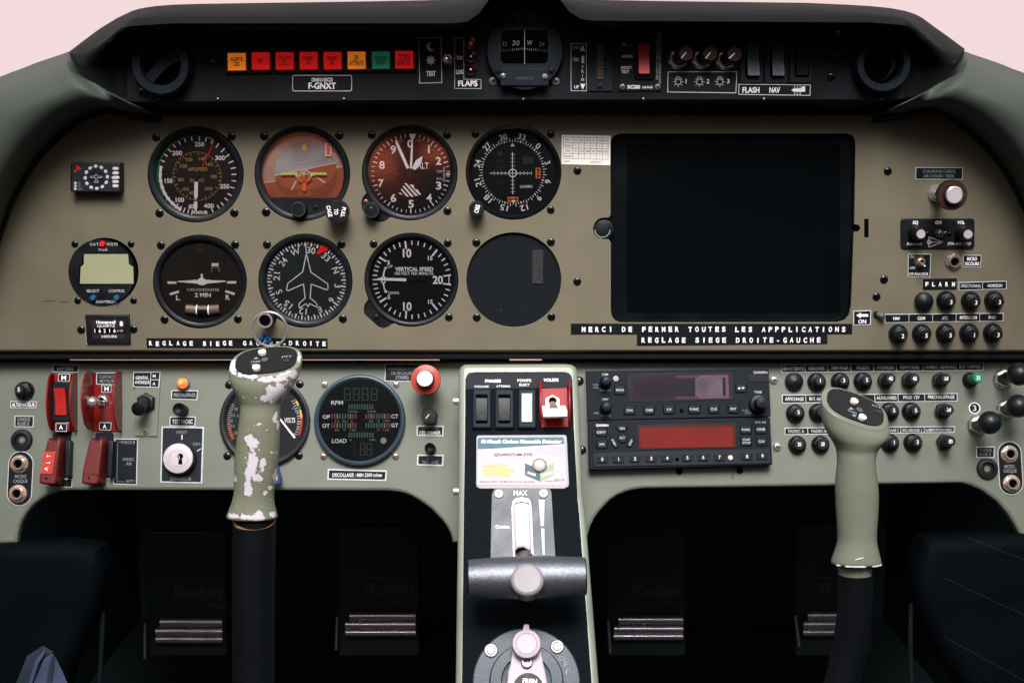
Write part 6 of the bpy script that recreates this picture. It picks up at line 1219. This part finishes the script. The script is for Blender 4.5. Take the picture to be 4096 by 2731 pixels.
for x, y, bx, by, lb in ((2163,245,2310,205,'top one, cut by the right edge'),(2188,505,2300,480,'middle one, cut by the right edge'),(1942,640,2057,622,'lowest one, under the number 3 sticker')):
    t = Thing('ball_lever', 'black ball knob lever on chrome nut, ' + lb, 'lever', LP, D3, x, y, 'ball knob levers at the right end')
    m = t.mb(); m.lathe(x, y, [(84,0),(84,1.2),(78,2)], 'chrome', 40); m.lathe(x, y, [(80,1.5),(80,6),(70,8),(52,8.4)], 'chrome', 6); m.lathe(x, y, [(50,8),(50,12),(44,13),(34,13)], 'chrome', 32); t.part('nut', m)
    m = t.mb(); a = m.p(x, y, 8); b = m.p(bx, by, 36); m.tube([a, b], .0048, 'blackgloss', 16); t.part('stem', m)
    m = t.mb(); r = 97; k = r * m.sc; V = []; Fc = []
    for i in range(17):
        for j in range(32):
            th = math.pi * (i + .02) / 16.04; V.append((b.x + k*math.sin(th)*math.cos(j*math.pi/16), b.y + k*math.sin(th)*math.sin(j*math.pi/16), b.z - k*math.cos(th)))
    Fc = [(i*32+j, i*32+(j+1)%32, (i+1)*32+(j+1)%32, (i+1)*32+j) for i in range(16) for j in range(32)]; m.add(V, Fc, 'ballblack'); t.part('ball', m)
mat('ballblack', (.006, .008, .010), .38, spec=.35)
m = MB(LP, D3, 1928, 497); m.disc(1928, 497, 50, .3, 'white'); m.disc(1928, 497, 41, .4, 'label_black'); m.text('3', 1928, 497, 46, 'ink', .5, 30); single('number_sticker', 'round sticker with number 3 between the ball knobs and the breakers', 'sticker', m)
placard(LP, D3, [(1940,827),(2102,825),(2100,925),(1943,925)], [('CASQUE',2020,857,108,25,'dim'),('BOSE X',2020,893,98,25,'dim')], 'placard reading CASQUE BOSE X at the far right of the lower panel', bw=9)
# ================================================================== GRIPS
from mathutils import noise
def stick(label, rings, face_, roll, tubeP, yplane, wear, cat='control grip', btn=(), txt=(), cr=FD, collar=None, extra=None, tube_r=None, rubber=None):
    pl = Plane(Q(1176, 900, yplane), 8); t = Thing('control_stick', label, 'control stick', pl, cr, face_[0], face_[1], 'control sticks')
    m = t.mb(); NS = 120; V = []; n = NS; dense = []
    R0 = [tuple(q) for q in rings]; dense = cr_spline(R0, 10)
    def ringpts(cu, cv, zc, a, b, tl, rl, e, ns=NS):
        c = m.p(cu, cv, zc); k = m.sc; ct, st = math.cos(R(tl)), math.sin(R(tl)); cr_, sr_ = math.cos(R(rl)), math.sin(R(rl)); out = []
        for i in range(ns):
            th = 2 * math.pi * i / ns; x = math.copysign(abs(math.cos(th)) ** (2 / e), math.cos(th)) * a * k; y = math.copysign(abs(math.sin(th)) ** (2 / e), math.sin(th)) * b * k
            # y > 0 is the side towards the camera: lower and nearer on a tilted ring
            X_, Y_, Z_ = x, -y * st, y * ct
            out.append(Vector((c.x + X_ * cr_ - Y_ * sr_, c.y + X_ * sr_ + Y_ * cr_, c.z + Z_)))
        return out
    for q in dense: V += ringpts(*q)
    K = len(dense); Fc = [(k*n+i, (k+1)*n+i, (k+1)*n+(i+1)%n, k*n+(i+1)%n) for k in range(K-1) for i in range(n)]
    Fc += [tuple(range(n)), tuple(range(K*n-1, (K-1)*n-1, -1))]
    m.add(V, Fc, 'grip_worn' if wear else 'grip_clean'); m.sharp = 50; o = t.part('grip', m)
    if wear:
        at = o.data.color_attributes.new('wear', 'FLOAT_COLOR', 'POINT')
        M = m.mat4; 
        for i, v in enumerate(o.data.vertices):
            w_ = M @ v.co; d = w_ - CC; dd = d.dot(fw); u = 2048 + F * d.dot(rt) / dd; vv = 1365.5 - F * d.dot(upv) / dd
            x, y = (u - 850) * E1.k, (vv - 1230) * E1.k; val = 0
            front = v.co.z > (m.p(600, 1000, 20).z if False else -10)
            for cx, cy, rx, ry, rot in wear:
                ca, sa = math.cos(R(rot)), math.sin(R(rot)); dx, dy = x - cx, y - cy; a = (dx*ca + dy*sa) / rx; b = (-dx*sa + dy*ca) / ry; val = max(val, 1 - math.sqrt(a*a + b*b))
            at.data[i].color = (max(0, val),) * 3 + (1,)
    if not wear:
        P = ringpts(*rings[-1], 90); m9 = t.mb()
        for i0, i1 in ((4, 17), (20, 33), (35, 40)): m9.tube([p_ + Vector((0, -.0002, .0003)) for p_ in P[i0:i1]], [.0002] + [.0006] * (i1 - i0 - 2) + [.0002], 'ink', 6)
        q = ringpts(1966, 1278, 0, 53.6, 46.6, 0, 0, 2.1, 90); m9.tube([q[i] + Vector((0, (26 - i) * .0003, 0)) for i in range(21, 27)], [.0002, .0005, .0005, .0005, .0004, .0002], 'ink', 6)
        t.part('worn_edge', m9)
    cu, cv, zc, a, b, tl, rl, e = face_; P = ringpts(cu, cv, zc, a, b, tl, rl, e, 64); nrm = (P[16] - P[0]).cross(P[32] - P[0]).normalized()
    if nrm.z < 0 : nrm = -nrm
    m2 = t.mb(); c = sum(P, Vector()) / 64; lift = nrm * .0009
    m2.add([p_ + lift for p_ in P] + [p_ - nrm * .002 for p_ in P], [tuple(range(64)) if (P[1]-P[0]).cross(P[2]-P[1]).dot(nrm) > 0 else tuple(range(63, -1, -1))] + [(i, (i+1)%64, 64+(i+1)%64, 64+i) for i in range(64)], 'gripface')
    ax = (P[0] - P[32]).normalized(); ay = nrm.cross(ax).normalized()
    def onface(u, v):                           # pixel -> point on the tilted face
        d = ray(u * D if cr is FD else 0, v * D); Mi = m2.mat4.inverted(); o_ = Mi @ CC; d_ = Mi.to_3x3() @ d; tt = (c + lift - o_).dot(nrm) / d_.dot(nrm); return o_ + d_ * tt
    for s, u, v, w_, h_, sx in txt:
        V_, P_ = textmesh(s, .01); x0 = min(q[0] for q in V_); x1 = max(q[0] for q in V_); q0 = onface(u, v) + nrm * .0002; kx = w_ * m2.sc / (x1 - x0); ky = h_ * m2.sc / CAP
        m2.add([q0 + ax * ((q[0] - (x0 + x1) / 2) * kx) + ay * ((q[1] - CAP / 2) * ky) for q in V_], P_, 'dim')
    t.part('button_plate', m2)
    for u, v, r_ in btn:
        m3 = t.mb(); q0 = onface(u, v); k = m3.sc; A = [q0 + (ax * math.cos(i*math.pi/14) + ay * math.sin(i*math.pi/14)) * r_ * k for i in range(28)]; B = [p_ + nrm * .0022 for p_ in A]
        m3.add([p_ - nrm*.001 for p_ in A] + B, [(i, (i+1)%28, 28+(i+1)%28, 28+i) for i in range(28)] + [tuple(range(28, 56))], 'cream'); t.part('button', m3)
    if extra: extra(t, onface, ax, ay, nrm)
    if collar:
        m4 = t.mb(); m4.tube([m4.p(*q) for q in collar[0]], [q * m4.sc for q in collar[1]], collar[2], 40); t.part('collar', m4)
    m5 = t.mb(); m5.tube([m5.p(*q) for q in cr_spline(tubeP, 6)], [tube_r * m5.sc] * len(cr_spline(tubeP, 6)), 'rubber', 40); t.part('shaft', m5); return t
mat('gripface', (.003, .0035, .004), .4, spec=.2); mat('grip_clean', (.140, .152, .115), .34, bump=.1, bscale=900, vary=.06, vscale=35, rvary=.08, speck=.765)
def worn():
    m = mat('grip_worn', (.30, .30, .22), .34); n, N, L = nodes(m); b = N['Principled BSDF']; tc = N.new('ShaderNodeTexCoord'); at = N.new('ShaderNodeVertexColor'); at.layer_name = 'wear'
    def nz(s, d, r_=.6):
        q = N.new('ShaderNodeTexNoise'); q.inputs['Scale'].default_value = s; q.inputs['Detail'].default_value = d; q.inputs['Roughness'].default_value = r_; L.new(tc.outputs['Object'], q.inputs['Vector']); return q.outputs['Fac']
    def mth(op, a, c):
        q = N.new('ShaderNodeMath'); q.operation = op
        for i, v in enumerate((a, c)):
            if isinstance(v, (int, float)): q.inputs[i].default_value = v
            else: L.new(v, q.inputs[i])
        return q.outputs[0]
    s = mth('ADD', at.outputs['Color'], mth('MULTIPLY', mth('SUBTRACT', nz(190, 9, .72), .5), 2.7)); k = mth('GREATER_THAN', s, .36)
    sp = mth('GREATER_THAN', nz(210, 1), .765); k = mth('MAXIMUM', k, sp)
    # a thin dark edge where the paint breaks
    e = mth('GREATER_THAN', s, .28); mx = N.new('ShaderNodeMix'); mx.data_type = 'RGBA'; mx.inputs[6].default_value = (.145, .150, .105, 1); mx.inputs[7].default_value = (.05, .06, .035, 1); L.new(e, mx.inputs[0])
    m2 = N.new('ShaderNodeMix'); m2.data_type = 'RGBA'; L.new(mx.outputs[2], m2.inputs[6]); m2.inputs[7].default_value = (.50, .455, .50, 1); L.new(k, m2.inputs[0]); L.new(m2.outputs[2], b.inputs['Base Color'])
    bp = N.new('ShaderNodeBump'); bp.inputs['Strength'].default_value = .6; bp.inputs['Distance'].default_value = .0004; bp.invert = True; L.new(k, bp.inputs['Height']); L.new(bp.outputs[0], b.inputs['Normal'])
worn()
# rings: centre u, v, depth offset mm, half width, half depth, tilt, roll, exponent
Lr = [(612,829,0,76,54,36,5,2.7),(611,831,-.5,82,59,36,5,2.6),(610.5,836,-.8,83.5,60,35,5,2.5),(609,851,-1,83,60,31,4,2.4),(607.5,870,-1,78,57,26,3,2.3),(605,890,-1,68,52,20,2,2.2),(601,912,-1,55,46,12,1,2.1),(599,930,-1,47,42,6,0,2.1),(597,960,0,46.5,41,2,0,2.1),(594,1000,0,49,42,0,0,2.1),(589,1060,0,50,43,0,0,2.1),(586,1100,0,48,42,0,0,2.1),(583.5,1130,0,46,41,0,0,2.1),(581.5,1150,0,48,42,0,0,2.1),(580,1168,0,53,45,0,0,2.1),(579,1181,0,57.5,48,0,0,2.1),(579,1187,0,58,48.5,0,0,2.1),(579,1190,0,56,47,0,0,2.1)]
WEAR = [(135,400,42,75,15),(150,450,50,28,40),(250,478,110,30,8),(380,500,150,32,0),(480,480,110,34,-22),(570,470,40,50,10),(600,350,22,60,0),(430,590,130,70,-25),(370,630,80,48,10),(500,600,60,80,-10),(275,930,75,75,-40),(272,1080,50,190,2),(250,1230,45,140,0),(310,1190,60,50,20),(350,1080,30,110,5),(440,760,26,60,15),(420,1015,36,14,0),(335,810,30,16,0),(440,1180,26,80,0),(365,1290,30,26,0),(160,1200,18,60,0),(280,1462,190,30,3),(150,1450,70,34,0),(330,1430,40,26,0),(420,1440,40,34,0),(145,300,18,60,10),(455,820,16,40,0),(405,1255,26,24,0),(560,540,60,30,-50)]
def key_tag(): pass
def up_marks(us_):
    def f(t, onface, ax, ay, nrm):
        m = t.mb()
        for (P) in us_['tri']: m.add([onface(*q) + nrm * .0003 for q in P], [(0,1,2)], 'dim')
        for (u, v, r_) in us_['scr']:
            q0 = onface(u, v); A = [q0 + nrm * .0003 + (ax * math.cos(i*math.pi/10) + ay * math.sin(i*math.pi/10)) * r_ * m.sc for i in range(20)]; m.add(A, [tuple(range(20))], 'dimmer')
        m.add([onface(*q) + nrm * .0004 for q in us_['ptt']], [(0,1,2,3)], 'blackgloss'); t.part('marks', m)
    return f
stick('worn control stick with white chips in its grey green paint, left', Lr, (612,829,0,71,49,36,5,2.7), 5, [(585,1185,-3),(583,1300,-6),(582,1450,-10),(582,1640,-14)], -.28, WEAR,
      btn=[(603,812.5,9),(589.5,847.5,9)], txt=[('TRIM',586,831,22,6.5,1),('PTT',659.5,819.5,24,7,1)], extra=up_marks({'tri':[[(582,825),(594,824.5),(588.5,820.5)],[(577,837),(589,837),(584,842)]],'scr':[(608,826,8)],'ptt':[(650,826),(664,825),(665,831),(651,832)]}), tube_r=49, collar=([(584,1188,-2),(584,1194,-3)],[49.5,49.5],'brownink'))
Rr = [(1964,936,0,74,54,38,-20,2.7),(1963,938,-.5,80,59,38,-20,2.6),(1963,943,-.8,82,60,37,-19,2.5),(1963.5,957,-1,82,60,33,-15,2.4),(1965,977,-1,79,58,27,-10,2.3),(1967,997,-1,70,54,20,-6,2.2),(1968.5,1016,-1,57,48,13,-3,2.1),(1968,1034,-1,47,43,7,-1,2.1),(1967,1060,0,43.5,41,2,0,2.1),(1967,1095,0,47,42,0,0,2.1),(1968,1130,0,49,43,0,0,2.1),(1968.5,1170,0,48,42,0,0,2.1),(1968.5,1215,0,45,41,0,0,2.1),(1968.5,1240,0,44.5,41,0,0,2.1),(1968,1258,0,48,43,0,0,2.1),(1967,1275,0,53,46,0,0,2.1),(1966.5,1288,0,56.5,48,0,0,2.1),(1966.5,1293,0,56,47,0,0,2.1)]
stick('clean grey green control stick, right', Rr, (1964,936,0,69,49,38,-20,2.7), -20, [(1964,1305,-3),(1964,1380,-6),(1958,1450,-9),(1945,1520,-12),(1925,1600,-14)], -.28, None,
      btn=[(1960.5,924,9),(1979,961,9)], txt=[('TRIM',1957,946,22,6,1),('PTT',2013,934,22,6,1)], extra=up_marks({'tri':[[(1949,940),(1961,941),(1954,935)],[(1955,952),(1967,953),(1963,958)]],'scr':[(1974,941,8)],'ptt':[(2010,941),(2024,945),(2023,950),(2009,946)]}), tube_r=40, collar=([(1964,1288,-2),(1964,1316,-3)],[39.5,39.5],'grip_clean'))
m = MB(LP, E1, 455, 1170); m.prism([(440,1090),(462,1110),(483,1200),(480,1222),(432,1240),(400,1235),(400,1100)], 8, 11, 'tagblue', .8); m.poly([(440,1140),(450,1148),(452,1200),(436,1202)], 11.1, 'yellow'); mat('tagblue', (.012, .035, .11), .45)
single('key_tag', 'dark blue and yellow key tag hanging behind the worn grip', 'tag', m)
# ================================================================== PEDALS
PP = Plane(Q(1176, 1350, .30), 6)
mat('pedal', (.008, .011, .013), .4, spec=.3, vary=.2, vscale=30); mat('rod', (.40, .34, .38), .28, metal=.9, rvary=.1); mat('embossed', (.030, .036, .042), .4)
for (x0, x1, y0, rows, pin, lb, dx) in ((341, 520, 1220, (1429,1450,1468), [(333,1430),(332,1511)], 'outermost on the left', 0), (776, 963, 1206, (1414,1434,1452), [(774,1414),(772,1491)], 'just left of the console', 0), (1392, 1576, 1214, (1423,1444,1461), [(1397,1424),(1402,1499)], 'just right of the console', 0), (1826, 2005, 1206, (1414,1434,1452), [(1827,1412),(1836,1484)], 'behind the clean grip shaft', 0)):
    t = Thing('rudder_pedal', 'dark ribbed rudder pedal in the shadow, ' + lb, 'rudder pedal', PP, FD, (x0+x1)/2, 1350, 'rudder pedals')
    m = t.mb(); m.prism(rr(x0, y0, x1, 1506, 8), -12, 0, 'pedal', 2)
    for k in range(9): m.box(x0+12, y0+18+k*11, x1-12, y0+23+k*11, 0, 1.2, 'pedal', .4)
    xa = (x0 + x1) / 2 + 22; m.text('Robin', xa, 1355 + (y0 - 1214) * .5, 26, 'embossed', .5, 118, bold=.02, shear=.3); m.line([(xa-60,1325),(xa+10,1330)], 5, .5, 'embossed'); m.line([(xa+15,1378),(xa+62,1398)], 5, .5, 'embossed'); t.part('plate', m)
    for j, y in enumerate(rows):
        m = t.mb(); m.tube([m.p(x0+ (18 if j else 28), y, 9), m.p(x1-8, y, 9)], (.0052, .0052, .0042)[j], 'rod', 16); t.part('roller', m)
    m = t.mb(); m.tube([m.p(*pin[0], 14), m.p(*pin[1], 14)], .0018, 'rod', 12); t.part('pin', m)
# papers in the lower left
t = Thing('paper_bundle', 'bundle of pale blue papers and maps in the lower left corner', 'papers', Plane(Q(100, 1540, -.20), 20), F2, 330, 1480)
mat('bluepaper', (.030, .042, .085), .5, vary=.3, vscale=60); mat('bluepaper2', (.010, .017, .030), .5, vary=.5, vscale=40)
for P, z0, mt in (([(120,1568),(205,1360),(300,1300),(330,1310),(240,1568)], 0, 'bluepaper2'), ([(160,1600),(240,1340),(322,1285),(400,1330),(260,1600)], 2, 'bluepaper2'), ([(240,1600),(335,1380),(395,1345),(420,1380),(470,1480),(520,1600)], 4, 'bluepaper'), ([(345,1600),(372,1440),(392,1352),(410,1362),(400,1450),(385,1600)], 6, 'bluepaper2'), ([(205,1600),(262,1400),(330,1318),(345,1325),(290,1420),(232,1600)], 7, 'bluepaper')):
    m = t.mb(); m.prism(P, z0, z0 + 1.2, mt, .2); t.part('sheet', m)
for pts, lb, nm in ([(2093,1385),(2091,1480),(2094,1570),(2094,1640)], 'thin grey cable at the edge of the right knee pad', 1), ([(236,1405),(233,1480),(228,1570),(226,1640)], 'thin grey cable at the edge of the left knee pad', 2):
    m = MB(Plane(Q(1176, 1400, -.02), 0), FD, *pts[0]); m.tube([m.p(*q, 0) for q in cr_spline(pts, 5)], .0022, 'pedal', 8); single('cable', lb, 'cable', m)
# warm lamps added behind the camera to put red reflections in the gauge glass
def warm(name, x, z, sx_, sz_, e):
    l = area_light(name, (x, -1.6, z), (x * .45, 0, 1.07 + (z - 1.07) * .45), sx_, sz_, e, (1, .20, .08)); l.data.spread = math.pi; return l
for nm, x, z, w_, h_, L_ in (('reflection_lamp_a', -.272, 1.050, .060, .062, 9), ('reflection_lamp_b', -.160, 1.066, .055, .032, 10), ('reflection_lamp_c', -.445, 1.035, .17, .17, 1.6), ('reflection_lamp_d', -.24, 1.000, .11, .035, 1.2)):
    warm(nm, x, z, w_, h_, L_ * w_ * h_ * math.pi * WARM)
